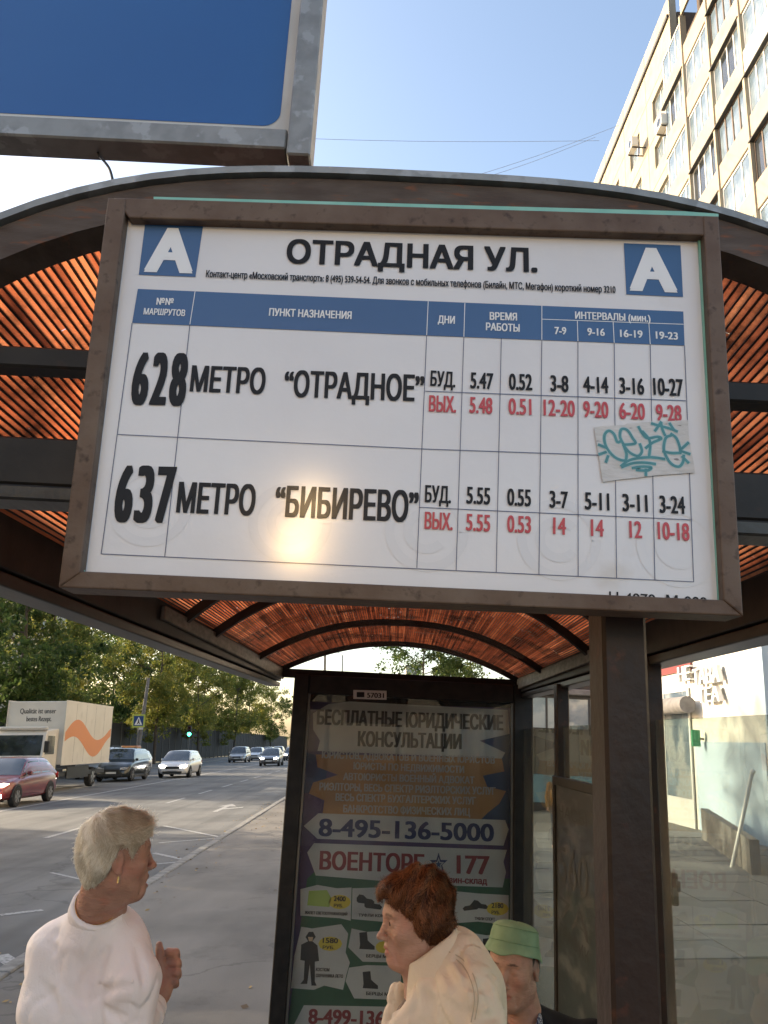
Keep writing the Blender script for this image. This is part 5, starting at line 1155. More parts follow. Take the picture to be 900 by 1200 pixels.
class Field:
    def __init__(s, xs, ys, zs): s.ax = (xs, ys, zs); s.f = np.full((len(xs),len(ys),len(zs)), 1.0, np.float32)
    def _sl(s, lo, hi, mg, Mx):
        if Mx is not None:
            cs = [Mx @ Vector((a,b_,c)) for a in (lo[0],hi[0]) for b_ in (lo[1],hi[1]) for c in (lo[2],hi[2])]
            lo = [min(c[i] for c in cs) for i in range(3)]; hi = [max(c[i] for c in cs) for i in range(3)]
        sl = tuple(slice(int(np.searchsorted(s.ax[i], lo[i]-mg)), int(np.searchsorted(s.ax[i], hi[i]+mg))) for i in range(3))
        g = np.stack(np.meshgrid(*[s.ax[i][sl[i]] for i in range(3)], indexing='ij'), -1)
        return sl, g
    def loc(s, g, Mx):
        if Mx is None: return g
        Mi = np.array(Mx.inverted(), dtype=np.float32); return g @ Mi[:3,:3].T + Mi[:3,3]
    def add(s, pr, k=.01, Mx=None, op='u', mg=None):
        fn, lo, hi = pr; mg = (max(k,.012)*1.5+.02) if mg is None else mg
        sl, g = s._sl(lo, hi, mg, Mx)
        if g.size == 0: return
        d = fn(s.loc(g, Mx)); a = s.f[sl]
        if op == 'u':
            h = np.clip(.5+.5*(a-d)/k, 0, 1); s.f[sl] = a*(1-h)+d*h - k*h*(1-h)
        else:
            h = np.clip(.5-.5*(a+d)/k, 0, 1); s.f[sl] = a*(1-h)+(-d)*h + k*h*(1-h)
    def disp(s, fn, lo, hi, Mx=None):
        sl, g = s._sl(lo, hi, 0, Mx); s.f[sl] += fn(s.loc(g, Mx)).astype(np.float32)
    def hit(s, px, py, inset=0.0):
        v = ray(px, py); v = v/ v.y; o = Vector((0,0,CAMZ)); ys = np.arange(float(s.ax[1][0]), float(s.ax[1][-1]), .003)
        P = np.array(o)[None,:] + np.array(v)[None,:]*ys[:,None]; ix = [np.clip(np.searchsorted(s.ax[i], P[:,i]), 0, len(s.ax[i])-1) for i in range(3)]
        f = s.f[ix[0],ix[1],ix[2]]; k = np.argmax(f < 0)
        if not (f < 0).any(): return None
        return Vector(P[k] + np.array(v)*inset)
    def crease(s, pts, r_, k=.01, inset=-.002, deep=1.0):
        hs = [s.hit(*p, inset) for p in pts]; hs = [h for h in hs if h is not None]
        if len(hs) < 2: return
        hs = catmull(hs, 4)
        for i in range(len(hs)-1):
            t0 = math.sin(math.pi*(i+.3)/(len(hs)-.4)); t1 = math.sin(math.pi*(i+1.3)/(len(hs)-.4)) if i+1.3 < len(hs)-.4 else .2
            s.add(cap(hs[i], hs[i+1], max(.001,r_*t0), max(.001,r_*t1)), k, None, 's')
    def net(s):
        f = s.f; X, Y, Z = s.ax; inside = f < 0
        c = [inside[i:f.shape[0]-1+i, j:f.shape[1]-1+j, k:f.shape[2]-1+k] for i in (0,1) for j in (0,1) for k in (0,1)]
        n = sum(x.astype(np.int8) for x in c); act = (n > 0) & (n < 8); idx = np.argwhere(act)
        vid = np.full(act.shape, -1, np.int64); vid[tuple(idx.T)] = np.arange(len(idx))
        P = np.zeros((len(idx),3)); cnt = np.zeros(len(idx)); off = [(i,j,k) for i in (0,1) for j in (0,1) for k in (0,1)]
        for a in range(8):
            for b_ in range(a+1, 8):
                d = [off[b_][q]-off[a][q] for q in range(3)]
                if sum(abs(x) for x in d) != 1: continue
                ia = idx + off[a]; ib = idx + off[b_]; fa = f[tuple(ia.T)]; fb = f[tuple(ib.T)]
                m = (fa < 0) != (fb < 0); t = np.where(m, fa/(fa-fb+1e-12), 0)[:,None]
                pa = np.stack([X[ia[:,0]],Y[ia[:,1]],Z[ia[:,2]]],1); pb = np.stack([X[ib[:,0]],Y[ib[:,1]],Z[ib[:,2]]],1)
                P += np.where(m[:,None], pa+(pb-pa)*t, 0); cnt += m
        P /= cnt[:,None]; Fs = []
        for ax_ in range(3):
            sh_ = [slice(1,-1)]*3; sh_[ax_] = slice(0,-1); s2 = list(sh_); s2[ax_] = slice(1,None)
            A = inside[tuple(sh_)]; B_ = inside[tuple(s2)]; e = np.argwhere(A != B_)
            if not len(e): continue
            sgn = A[tuple(e.T)]; base = e.copy()
            for q in range(3):
                if q != ax_: base[:,q] += 1
            u, v = [(1,2),(2,0),(0,1)][ax_]
            def g_(du, dv):
                i = base.copy(); i[:,u] -= du; i[:,v] -= dv; return vid[tuple(i.T)]
            q = np.stack([g_(1,1), g_(0,1), g_(0,0), g_(1,0)],1); q[~sgn] = q[~sgn][:,::-1]; Fs.append(q)
        return P, np.concatenate(Fs)
def sinnoise(seed, wl, n=7, aniso=(1,1,1)):
    g = np.random.default_rng(seed); K = g.normal(0,1,(n,3)); K /= np.linalg.norm(K,axis=1)[:,None]; K = K*(2*np.pi/wl)*g.uniform(.6,1.6,(n,1))*np.array(aniso); ph = g.uniform(0,6.28,n)
    def f(p):
        r = 0
        for k, q in zip(K, ph): r = r + np.sin(p@k.astype(np.float32) + q + .8*np.sin(p@np.roll(k,1).astype(np.float32)*.7 + q*2))
        return r/n
    return f
def net_obj(fld, name, m, off, parent=None, attrs=None):
    P, Fq = fld.net(); me = bpy.data.meshes.new(name); me.from_pydata((P-np.array(off)).tolist(), [], Fq.tolist()); me.materials.append(m)
    me.polygons.foreach_set('use_smooth', [True]*len(me.polygons))
    if attrs:
        for nm, fn in attrs.items():
            a = me.attributes.new(nm, 'FLOAT', 'POINT'); a.data.foreach_set('value', fn(P).astype(np.float32))
    o = bpy.data.objects.new(name, me); COL.objects.link(o)
    if parent is not None: o.parent = parent
    return o
def skin_mat(name, a, b_, lip, blotch):
    m = mat(name, a, b_, rough=.52, scale=40, detail=6, lo=.35, hi=.7, bump=.35, bscale=260, bdist=.0012, sss=.18, spec=.35, c3=blotch, s3=18, lo3=.52, hi3=.75)
    N = m.node_tree.nodes; L = m.node_tree.links; b0 = N['Principled BSDF']; src = b0.inputs['Base Color'].links[0].from_socket
    for an, col in (('lip', lip), ('brow', (.05,.03,.02))):
        at = N.new('ShaderNodeAttribute'); at.attribute_name = an; mx = N.new('ShaderNodeMix'); mx.data_type = 'RGBA'; mx.inputs[7].default_value = (*col,1)
        L.new(at.outputs['Fac'], mx.inputs[0]); L.new(src, mx.inputs[6]); src = mx.outputs[2]
    L.new(src, b0.inputs['Base Color'])
    # wrinkles
    w_ = N.new('ShaderNodeTexNoise'); w_.inputs['Scale'].default_value = 28; w_.inputs['Detail'].default_value = 3; w_.inputs['Distortion'].default_value = 1.4
    tc = N.new('ShaderNodeTexCoord'); mp = N.new('ShaderNodeMapping'); mp.inputs['Scale'].default_value = (1,1,3.2); L.new(tc.outputs['Object'], mp.inputs[0]); L.new(mp.outputs[0], w_.inputs['Vector'])
    bn = N.new('ShaderNodeBump'); bn.inputs['Strength'].default_value = .5; bn.inputs['Distance'].default_value = .006; L.new(w_.outputs[0], bn.inputs['Height'])
    prev = b0.inputs['Normal'].links[0].from_socket; L.new(prev, bn.inputs['Normal']); L.new(bn.outputs[0], b0.inputs['Normal'])
    return m
def hair_mat(name, dark, light, glow=.25):
    m = bpy.data.materials.new(name); m.use_nodes = True; N = m.node_tree.nodes; L = m.node_tree.links; b0 = N['Principled BSDF']
    b0.inputs['Roughness'].default_value = .42; b0.inputs['Specular IOR Level'].default_value = .4
    at = N.new('ShaderNodeAttribute'); at.attribute_name = 'tone'; cr = N.new('ShaderNodeMix'); cr.data_type = 'RGBA'; cr.inputs[6].default_value = (*dark,1); cr.inputs[7].default_value = (*light,1)
    L.new(at.outputs['Fac'], cr.inputs[0]); L.new(cr.outputs[2], b0.inputs['Base Color'])
    tr = N.new('ShaderNodeBsdfTranslucent'); L.new(cr.outputs[2], tr.inputs[0]); ms = N.new('ShaderNodeMixShader'); ms.inputs[0].default_value = glow
    L.new(b0.outputs[0], ms.inputs[1]); L.new(tr.outputs[0], ms.inputs[2]); L.new(ms.outputs[0], N['Material Output'].inputs[0]); return m
def head(F, H, mouth=.0, heavy=.0, ear=True, closed=False):
    a = lambda pr, k=.01, op='u': F.add(pr, k, H, op)
    a(ell((0,-.008,.028),(.075,.098,.086)), .01); a(ell((0,.030,-.028),(.061,.060,.088)), .03)
    for s in (-1,1):
        a(cap((s*.050,-.002,-.066),(s*.006,.062,-.100),.020,.018), .032); a(ell((s*.043,.058,-.026),(.022,.022,.020)), .025)
        a(cap((s*.010,.086,.019),(s*.038,.074,.020),.0085), .014)
    a(ell((0,.076,-.099),(.018,.017,.016)), .020)
    if heavy: a(cap((0,.042,-.092),(0,-.005,-.108),.022+heavy*.004), .03)
    for s in (-1,1):
        a(ell((s*.031,.094,.001),(.017,.014,.013)), .012, 's'); a(ell((s*.031,.0755,.000),(.0150,.0138,.0130)), .004); a(ell((s*.031,.0905,-.0008),(.0115,.006 if not closed else .0035,.0027 if not closed else .0014)), .001, 's')
        a(cap((s*.020,.087,-.0105),(s*.040,.080,-.013),.0024), .006)
    a(cap((0,.085,.010),(0,.108,-.030),.0065,.0085), .012); a(ell((0,.111,-.035),(.0105,.0115,.0095)), .008)
    for s in (-1,1): a(ell((s*.0115,.1005,-.039),(.0075,.0095,.0072)), .006); a(ell((s*.0062,.1065,-.0462),(.0035,.0045,.003)), .003, 's')
    a(ell((0,.086,-.064),(.027,.012,.017)), .014)
    zl = -.077 - mouth
    a(cap((-.019,.087,-.0640),(0,.0955,-.0625),.0045,.0058), .005); a(cap((.019,.087,-.0640),(0,.0955,-.0625),.0045,.0058), .005)
    a(cap((-.017,.086,zl),(0,.093,zl-.001),.0045,.0065), .006); a(cap((.017,.086,zl),(0,.093,zl-.001),.0045,.0065), .006)
    a(ell((0,.096,(-.0695+zl+.006)/2-.0005),(.021,.012,.0022+mouth*.5)), .003, 's')
    for s in (-1,1):   # folds beside the mouth
        a(cap((s*.020,.098,-.040),(s*.031,.086,-.070),.0028,.002), .008, 's')
        a(cap((s*.033,.078,-.082),(s*.030,.074,-.098),.0025,.002), .010, 's')
        if ear:
            a(ell((s*.076,-.010,-.010),(.0075,.018,.031)), .006); a(ell((s*.0845,-.005,-.005),(.0065,.0105,.019)), .002, 's'); a(cap((s*.081,-.018,.008),(s*.081,-.016,-.018),.0022), .003)
            a(ell((s*.078,-.004,-.036),(.0055,.009,.010)), .004)
def lipfn(H, mouth=0.0):
    Mi = np.array(H.inverted())
    def f(P):
        q = P@Mi[:3,:3].T + Mi[:3,3]
        d = np.sqrt((q[:,0]/.021)**2 + ((q[:,2]+.0705+mouth/2)/(.0115+mouth*.5))**2); return np.clip((1.08-d)/.15,0,1)*(q[:,1]>.078)*.7
    return f
def browfn(H, k=.5):
    Mi = np.array(H.inverted())
    def f(P):
        q = P@Mi[:3,:3].T + Mi[:3,3]; d = np.sqrt(((np.abs(q[:,0])-.030)/.017)**2 + ((q[:,2]-.024+np.abs(np.abs(q[:,0])-.026)*.15)/.0035)**2); return np.clip((1.1-d)/.3,0,1)*(q[:,1]>.05)*k
    return f
def hair(fn_field, H, off, parent, m, whorl, n, Ls, seed, lift=.006, sag=.25, flow=None, wd=.0013, region=None, curl=0.0):
    """strands combed over a hair volume; fn_field(p local)->distance"""
    g = np.random.default_rng(seed)
    U = g.normal(0,1,(n*4,3)); U /= np.linalg.norm(U,axis=1)[:,None]; p = U*.16 + np.array([0,-.01,0.01])
    for _ in range(14):
        d = fn_field(p); p = p - U*(d*.8)[:,None]
    d = fn_field(p); ok = np.abs(d) < .004
    if region is not None: ok &= region(p)
    p = p[ok][:n]; n = len(p)
    def grad(p):
        e = .003; gx = np.stack([fn_field(p+np.eye(3)[i]*e)-fn_field(p-np.eye(3)[i]*e) for i in range(3)],1); return gx/(np.linalg.norm(gx,axis=1)[:,None]+1e-9)
    tone0 = np.clip(g.normal(.5,.25,n) + .35*np.sin(p[:,0]*90+p[:,2]*70), 0, 1)
    L_ = g.uniform(*Ls, n); S = 6; pts = [p.copy()]; nr = [grad(p)]; jit = g.normal(0,.22,(n,3)); q = p.copy()
    ph = g.uniform(0,6.28,n)
    for k in range(S):
        nn = grad(q); dr = (q - np.array(whorl)) if flow is None else flow(q)
        dr = dr/(np.linalg.norm(dr,axis=1)[:,None]+1e-9) + jit*.9 + np.array([0,0,-sag])
        if curl: dr = dr + curl*np.stack([np.cos(k*1.3+ph), np.sin(k*1.3+ph), np.cos(k*1.1+ph*2)],1)
        dr = dr - (dr*nn).sum(1)[:,None]*nn; dr /= np.linalg.norm(dr,axis=1)[:,None]+1e-9
        q = q + dr*(L_/S)[:,None]; d = fn_field(q); nn = grad(q); q = q - nn*(d - lift*((k+1)/S)**1.5*g.uniform(.2,1,n))[:,None]
        pts.append(q.copy()); nr.append(nn)
    V = []; F_ = []; T = []
    pts = np.array(pts); nr = np.array(nr); Mh = np.array(H)
    for k in range(S+1):
        d = pts[min(k+1,S)] - pts[max(k-1,0)]; s_ = np.cross(d, nr[k]); s_ /= np.linalg.norm(s_,axis=1)[:,None]+1e-9
        ww = wd*(1-.85*(k/S)**2); tilt = nr[k]*.35
        V.append(pts[k]+(s_+tilt)*ww); V.append(pts[k]-(s_+tilt)*ww)
    V = np.array(V); tot = V.shape[0]; V = V.transpose(1,0,2).reshape(-1,3); V = V@Mh[:3,:3].T + Mh[:3,3] - np.array(off)
    idx = np.arange(n)*tot; Fq = np.concatenate([np.stack([idx+2*k, idx+2*k+1, idx+2*k+3, idx+2*k+2],1) for k in range(S)])
    me = bpy.data.meshes.new('hair_strands'); me.from_pydata(V.tolist(), [], Fq.tolist()); me.materials.append(m)
    a = me.attributes.new('tone','FLOAT','POINT'); a.data.foreach_set('value', np.repeat(tone0, tot).astype(np.float32))
    me.polygons.foreach_set('use_smooth', [True]*len(me.polygons))
    o = bpy.data.objects.new('hair_strands', me); COL.objects.link(o); o.parent = parent; o['kind'] = 'stuff'; return o
def hsmin(a, b_, k):
    h = np.clip(.5+.5*(b_-a)/k,0,1); return b_*(1-h)+a*h-k*h*(1-h)
def HM(c, az, pitch=0, roll=0, s=(.87,.80,.865)):
    """head frame: looks along +y; az = compass direction of the gaze (0 = +Y, 90 = +X)"""
    return Matrix.Translation(c) @ Matrix.Rotation(-R(az),4,'Z') @ Matrix.Rotation(R(pitch),4,'X') @ Matrix.Rotation(R(roll),4,'Y') @ Matrix.Diagonal((*s,1))
def anchored(px, py, y, local, az, pitch=0, roll=0, s=(.87,.80,.865)):
    """head frame whose local point falls on the measured point"""
    t_ = onY(px, py, y); H0 = HM(Vector((0,0,0)), az, pitch, roll, s); return HM(t_ - H0 @ Vector(local), az, pitch, roll, s)
def eyes(H, off, parent, s=1.0):
    for q in (-1,1):
        c = H @ Vector((q*.031,.0775,.0005)); b = MB(); n = 10
        b.tube([c + H.to_3x3()@Vector((0,.0105*math.sin(math.pi*(k/n-.5)),0)) for k in range(n+1)], [max(.0002,.0105*math.cos(math.pi*(k/n-.5))) for k in range(n+1)], 12)
        part(b, 'eye', M['eyewhite'], parent, off, smooth=True)
        c2 = H @ Vector((q*.031,.0876,.0)); b = MB(); b.tube([c2, H @ Vector((q*.031,.0886,.0))], [.0048,.0044], 12); part(b, 'iris', M['iris'], parent, off)
M['eyewhite'] = mat('eyeball', (.42,.38,.35), rough=.2); M['iris'] = mat('dark_iris', (.03,.02,.015), rough=.1)
SK1 = skin_mat('sunburnt_skin', (.41,.23,.165), (.34,.18,.125), (.36,.13,.11), (.43,.185,.13))
SK2 = skin_mat('pale_aged_skin', (.50,.30,.22), (.42,.24,.17), (.42,.17,.14), (.52,.26,.19))
def cloth(name, a, b_, bs=900, fold=.35, **k):
    return mat(name, a, b_, rough=.85, scale=9, bump=.35, bscale=bs, bdist=.0012, spec=.2, **k)
U_ = onY
def vec(px, py, y, d=(0,0,0)): return U_(px, py, y) + Vector(d)
def ground_z(x, y): return (ST @ (ST.inverted() @ Vector((x,y,0)))).z if False else (SO.z + .1 + .054*x - .009*y)
def legs(F, hip, z0, sep, ax=(1,0), kn=(0,0)):
    for s in (-1,1):
        h_ = Vector((hip.x+s*sep*ax[0], hip.y+s*sep*ax[1], hip.z)); 
        F.add(cap(h_, (h_.x+kn[0], h_.y+kn[1], z0+.48), .085,.062), .03); F.add(cap((h_.x+kn[0],h_.y+kn[1],z0+.48),(h_.x,h_.y,z0+.09),.058,.045),.02)
# ================================================================== woman with short blond hair (left)
M['gold'] = mat('gold_metal', (.7,.5,.22), rough=.25, metal=1.0); M['dkcloth'] = cloth('dark_cloth', (.025,.025,.03), (.04,.04,.045))
def woman_left():
    YH = 2.15; H = anchored(183.5,1014,YH,(0,.122,-.035),64,1,0); hc = H.translation.copy()
    gx, gy = hc.x, hc.y+.02; z0 = ground_z(gx, gy); off = Vector((gx, gy, z0))
    t = empty('person', off, 'woman with short blond hair in a white sweatshirt seen from behind with her hand raised', 'person')
    hand = vec(199,1132,2.34)
    F = Field(axis(-1.02,-.32,.012,[(hc.x-.13,hc.x+.15,.0030),(hand.x-.05,hand.x+.05,.0026)]), axis(1.93,2.5,.012,[(hc.y-.11,hc.y+.12,.0034),(hand.y-.05,hand.y+.05,.003)]), axis(z0-.01,hc.z+.14,.014,[(hc.z-.16,hc.z+.13,.0030),(hand.z-.09,hand.z+.09,.0026)]))
    head(F, H, mouth=.008, heavy=1.0)
    nb = vec(114,1066,YH+.01)
    F.add(cap(H@Vector((0,-.030,-.055)), nb, .046,.052), .03); F.add(cap(H@Vector((0,.015,-.095)), nb+Vector((.02,.02,0)), .026,.042), .025)
    for q in (.6, 1.0): F.add(cap(H@Vector((.035,-.01,-.075)), nb+Vector((.045*q,.01,.0)), .010,.012), .02)
    ch = vec(108,1180,2.22)
    F.add(ell(ch,(.12,.09,.22)), .05); F.add(cap(vec(75,1105,2.2),vec(142,1105,2.2),.04), .05)
    F.add(ell((ch.x,ch.y,ch.z-.30),(.14,.105,.20)), .05)
    sh_ = vec(148,1110,2.2); el = vec(148,1215,2.2); wr = vec(186,1165,2.31)
    F.add(cap(sh_, el, .040,.035), .03); F.add(cap(el, wr, .034,.025), .02); F.add(cap(vec(55,1112,2.2), vec(42,1260,2.2), .04,.034), .03); F.add(cap(vec(42,1260,2.2), vec(64,1310,2.3), .032,.026), .02)
    F.add(ell(vec(68,1318,2.32),(.03,.03,.04)), .02)
    # right hand: loose fist, thumb up
    h = lambda px, py, dy=0: vec(px,py,2.34+dy)
    F.add(cap(wr, h(196,1146), .025,.027), .02); F.add(ell(h(199,1134,.012),(.024,.026,.046)), .012)
    for i, (py, r_, L_) in enumerate(((1116,.0118,12),(1127,.0122,14),(1138,.0120,14),(1149,.0108,11))):
        a = h(197,py,-.012); k1 = h(197+L_*.70,py+1,-.012); k2 = h(196+L_*.86,py+4,.012); k3 = h(193,py+6,.022)
        F.add(cap(a,k1,r_*.95,r_), .0035); F.add(cap(k1,k2,r_,r_*.92), .003); F.add(cap(k2,k3,r_*.9,r_*.8), .003)
    F.add(cap(h(193,1150,-.020), h(188,1130,-.026), .0150,.0125), .008); F.add(cap(h(188,1130,-.026), h(187,1113,-.022), .0120,.0100), .003); F.add(cap(h(187,1113,-.022), h(186.5,1107,-.019), .0098,.0085), .003)
    legs(F, Vector((ch.x, ch.y, z0+.82)), z0, .085)
    for s in (-1,1): F.add(cap((ch.x+s*.085,ch.y-.03,z0+.04),(ch.x+s*.09,ch.y+.13,z0+.035),.04,.035), .02)
    nz = sinnoise(77,.022,7); F.disp(lambda p: -.0007*nz(p), (-1.1,1.9,0), (0,2.6,3))
    net_obj(F, 'body', SK1, off, t, {'lip': lipfn(H,.008), 'brow': browfn(H,.4)})
    b = MB(); c = H@Vector((0,.0855,-.0685)); Rm = H.to_3x3(); b.prism([c+Rm@Vector(p) for p in ((-.014,-.006,0),(-.008,.0055,0),(0,.0088,0),(.008,.0055,0),(.014,-.006,0))], Rm@Vector((0,0,-.0055))); part(b, 'teeth', M['wfr'], t, off)
    eyes(H, off, t)
    # sweatshirt
    S = Field(axis(-1.05,-.36,.006,[]), axis(1.98,2.48,.006,[]), axis(z0+.70,vec(110,1048,2.15).z+.02,.006,[]))
    S.add(ell((ch.x+.002,ch.y,ch.z-.01),(.145,.118,.25)), .05); S.add(ell((ch.x,ch.y,ch.z-.28),(.182,.140,.25)), .06)
    S.add(cap(vec(74,1103,2.2),vec(140,1101,2.2),.052,.052), .045); S.add(cap(nb+Vector((0,0,-.005)), nb+Vector((-.005,.02,-.06)), .062,.080), .03)
    S.add(cap(vec(147,1108,2.17), vec(155,1150,2.13), .058,.062), .018); S.add(cap(vec(155,1150,2.13), vec(150,1218,2.13), .063,.054), .014); S.add(cap(vec(150,1218,2.13), vec(180,1180,2.29), .050,.034), .02)
    S.add(cap(vec(58,1112,2.19), vec(52,1180,2.18), .052,.054), .025); S.add(cap(vec(52,1180,2.18), vec(42,1256,2.19), .054,.044), .02)
    S.add(cap(vec(42,1256,2.19), vec(62,1300,2.28), .044,.036), .02)
    n1 = sinnoise(5,.15,6,(1.2,1.2,.5)); n2 = sinnoise(8,.05,7,(1.1,1.1,.6)); n3 = sinnoise(9,.11,5,(1.4,1,.45))
    zt_ = vec(110,1085,2.2).z
    def folds(p):
        zz = np.clip((zt_ - p[...,2])/.08, .15, 1); rid = 1-np.abs(n3(p)*2.2); rid = np.clip(rid,0,1)**4
        return (-.0045*n1(p) - .0016*n2(p) + .0075*rid - .002)*zz
    S.disp(folds, (-1.05,1.98,z0+.7), (-.36,2.48,3))
    for pts, r_ in (([(113,1100),(106,1122),(99,1145),(98,1165),(104,1190)],.016), ([(128,1108),(116,1128),(108,1150)],.009), ([(104,1176),(118,1164),(136,1158),(154,1156)],.007), ([(60,1078),(66,1088),(64,1098)],.006), ([(52,1104),(62,1110),(60,1120)],.006),
                    ([(70,1150),(84,1165),(98,1175)],.009), ([(45,1150),(60,1170),(66,1195)],.008), ([(120,1180),(132,1190),(150,1192)],.008), ([(92,1110),(90,1130),(86,1150)],.006), ([(160,1110),(166,1130),(170,1160)],.006)):
        S.crease(pts, r_, .012)
    seam1 = [S.hit(*p, -.001) for p in ((141,1071),(149,1085),(156,1105),(158,1130),(155,1152))]; seam2 = []
    M['sweat'] = mat('white_sweatshirt_jersey', (.84,.78,.75), (.79,.73,.70), rough=.9, scale=5, bump=.6, bscale=420, bdist=.0014, spec=.15, wrinkle=.11, c3=(.81,.70,.67), s3=3, lo3=.5, hi3=.7)
    # neckline: hollow where the neck comes out, then a ribbed band
    ax_ = (H@Vector((0,-.03,-.07)) - nb).normalized()
    S.add(cap(nb+ax_*.10, nb+ax_*-.005, .058,.056), .004, None, 's')
    net_obj(S, 'sweatshirt', M['sweat'], off, t)
    e1 = ax_.cross(Vector((0,1,0))).normalized(); e2 = ax_.cross(e1)
    C_ = Field(axis(nb.x-.11,nb.x+.11,.0035,[]), axis(nb.y-.11,nb.y+.11,.0035,[]), axis(nb.z-.09,nb.z+.09,.0035,[]))
    def colr(p):
        q = p - np.array(nb, dtype=np.float32); z = q@np.array(ax_,dtype=np.float32); x = q@np.array(e1,dtype=np.float32); y = q@np.array(e2,dtype=np.float32)
        rr_ = np.sqrt(x*x+y*y*.95); th = np.arctan2(y,x); d1 = np.abs(rr_-(.0595-z*.12+.0006*np.sin(th*90)))-.0040; return np.sqrt(np.clip(d1,0,1)**2+np.clip(np.abs(z-.004)-.012,0,1)**2)-.0025
    C_.add((colr, np.array(nb)-.09, np.array(nb)+.09), .001); net_obj(C_, 'collar', M['sweat'], off, t)
    for sm in (seam1, seam2):
        sm = [q for q in sm if q is not None]
        if len(sm) > 2: b = MB(); b.tube(catmull(sm,6), .0017, 6); part(b, 'seam', M['sweat'], t, off, smooth=True)
    T = Field(axis(-1.0,-.45,.014,[]), axis(1.95,2.5,.014,[]), axis(z0+.04,z0+.86,.016,[]))
    for s in (-1,1):
        T.add(cap((ch.x+s*.085,ch.y,z0+.80),(ch.x+s*.09,ch.y,z0+.45),.105,.085), .05); T.add(cap((ch.x+s*.09,ch.y,z0+.45),(ch.x+s*.09,ch.y,z0+.10),.082,.075), .03)
    net_obj(T, 'trousers', M['dkcloth'], off, t)
    nk = nb + ax_*.022; b = MB(); b.tube([nk + e1*math.cos(a)*.0535 + e2*math.sin(a)*.0545 + ax_*.006*math.cos(a*2) for a in [k*2*math.pi/40 for k in range(41)]], .0014, 5); part(b, 'necklace', M['gold'], t, off)
    ea = H@Vector((.083,-.004,-.046)); b = MB(); b.tube([ea, ea+Vector((0,-.001,-.014))], .0022, 6); part(b, 'earring', M['gold'], t, off)
    # hair
    def hf(p):
        x, y, z = p[...,0], p[...,1], p[...,2]
        a = ell((0,-.012,.034),(.083,.103,.090))[0](p); c = ell((0,-.050,-.012),(.071,.058,.075))[0](p); f = hsmin(a, c, .03); f = hsmin(f, ell((0,.060,.075),(.050,.034,.026))[0](p), .02)
        g = np.interp(y, [-.12,-.075,-.045,-.026,-.010,.012,.030,.05,.075,.10], [-.082,-.080,-.060,-.020,.028,.030,.006,.030,.050,.052])
        return np.maximum(f - .0035*np.sin(x*60+y*75)*np.sin(z*70+y*60), (g - z)*.8)
    HF = Field(*[axis(H.translation[i]-.15, H.translation[i]+.15, .004, []) for i in range(3)])
    HF.add((lambda p: hf(p)+.004, np.array((-.1,-.13,-.11)), np.array((.1,.12,.14))), .001, H)
    hm = hair_mat('blond_grey_hair', (.62,.56,.44), (1.0,.97,.88), .50)
    net_obj(HF, 'hair', hm, off, t, {'tone': lambda P: .25+0*P[:,0]})
    def flow(q):
        w_ = np.array((0,-.045,.12)); d = q - w_; d = d/(np.linalg.norm(d,axis=1)[:,None]+1e-9)
        wv = .45*np.sin(q[:,1:2]*55+q[:,2:3]*40); return d*.8 + np.array((0,.55,0))*(q[:,2:3]>.035) + np.array((0,-.5,-.3))*(q[:,2:3]<.035) + wv*np.array((0,.4,.8))
    hair(hf, H, off, t, hm, (0,-.045,.12), 9000, (.03,.06), 3, lift=.010, sag=.1, flow=flow, wd=.0012, curl=.30)
    hair(hf, H, off, t, hm, (0,-.045,.12), 1500, (.03,.055), 33, lift=.020, sag=.0, flow=flow, wd=.0009, region=lambda p: p[:,2]>.0, curl=.5)
    hair(hf, H, off, t, hm, (0,-.045,.12), 500, (.03,.06), 13, lift=.030, sag=-.1, flow=lambda q: np.tile(np.array((0.,1,.25)),(len(q),1)), wd=.0008, region=lambda p: (p[:,1]>.04)&(p[:,2]>.05), curl=.5)
woman_left()
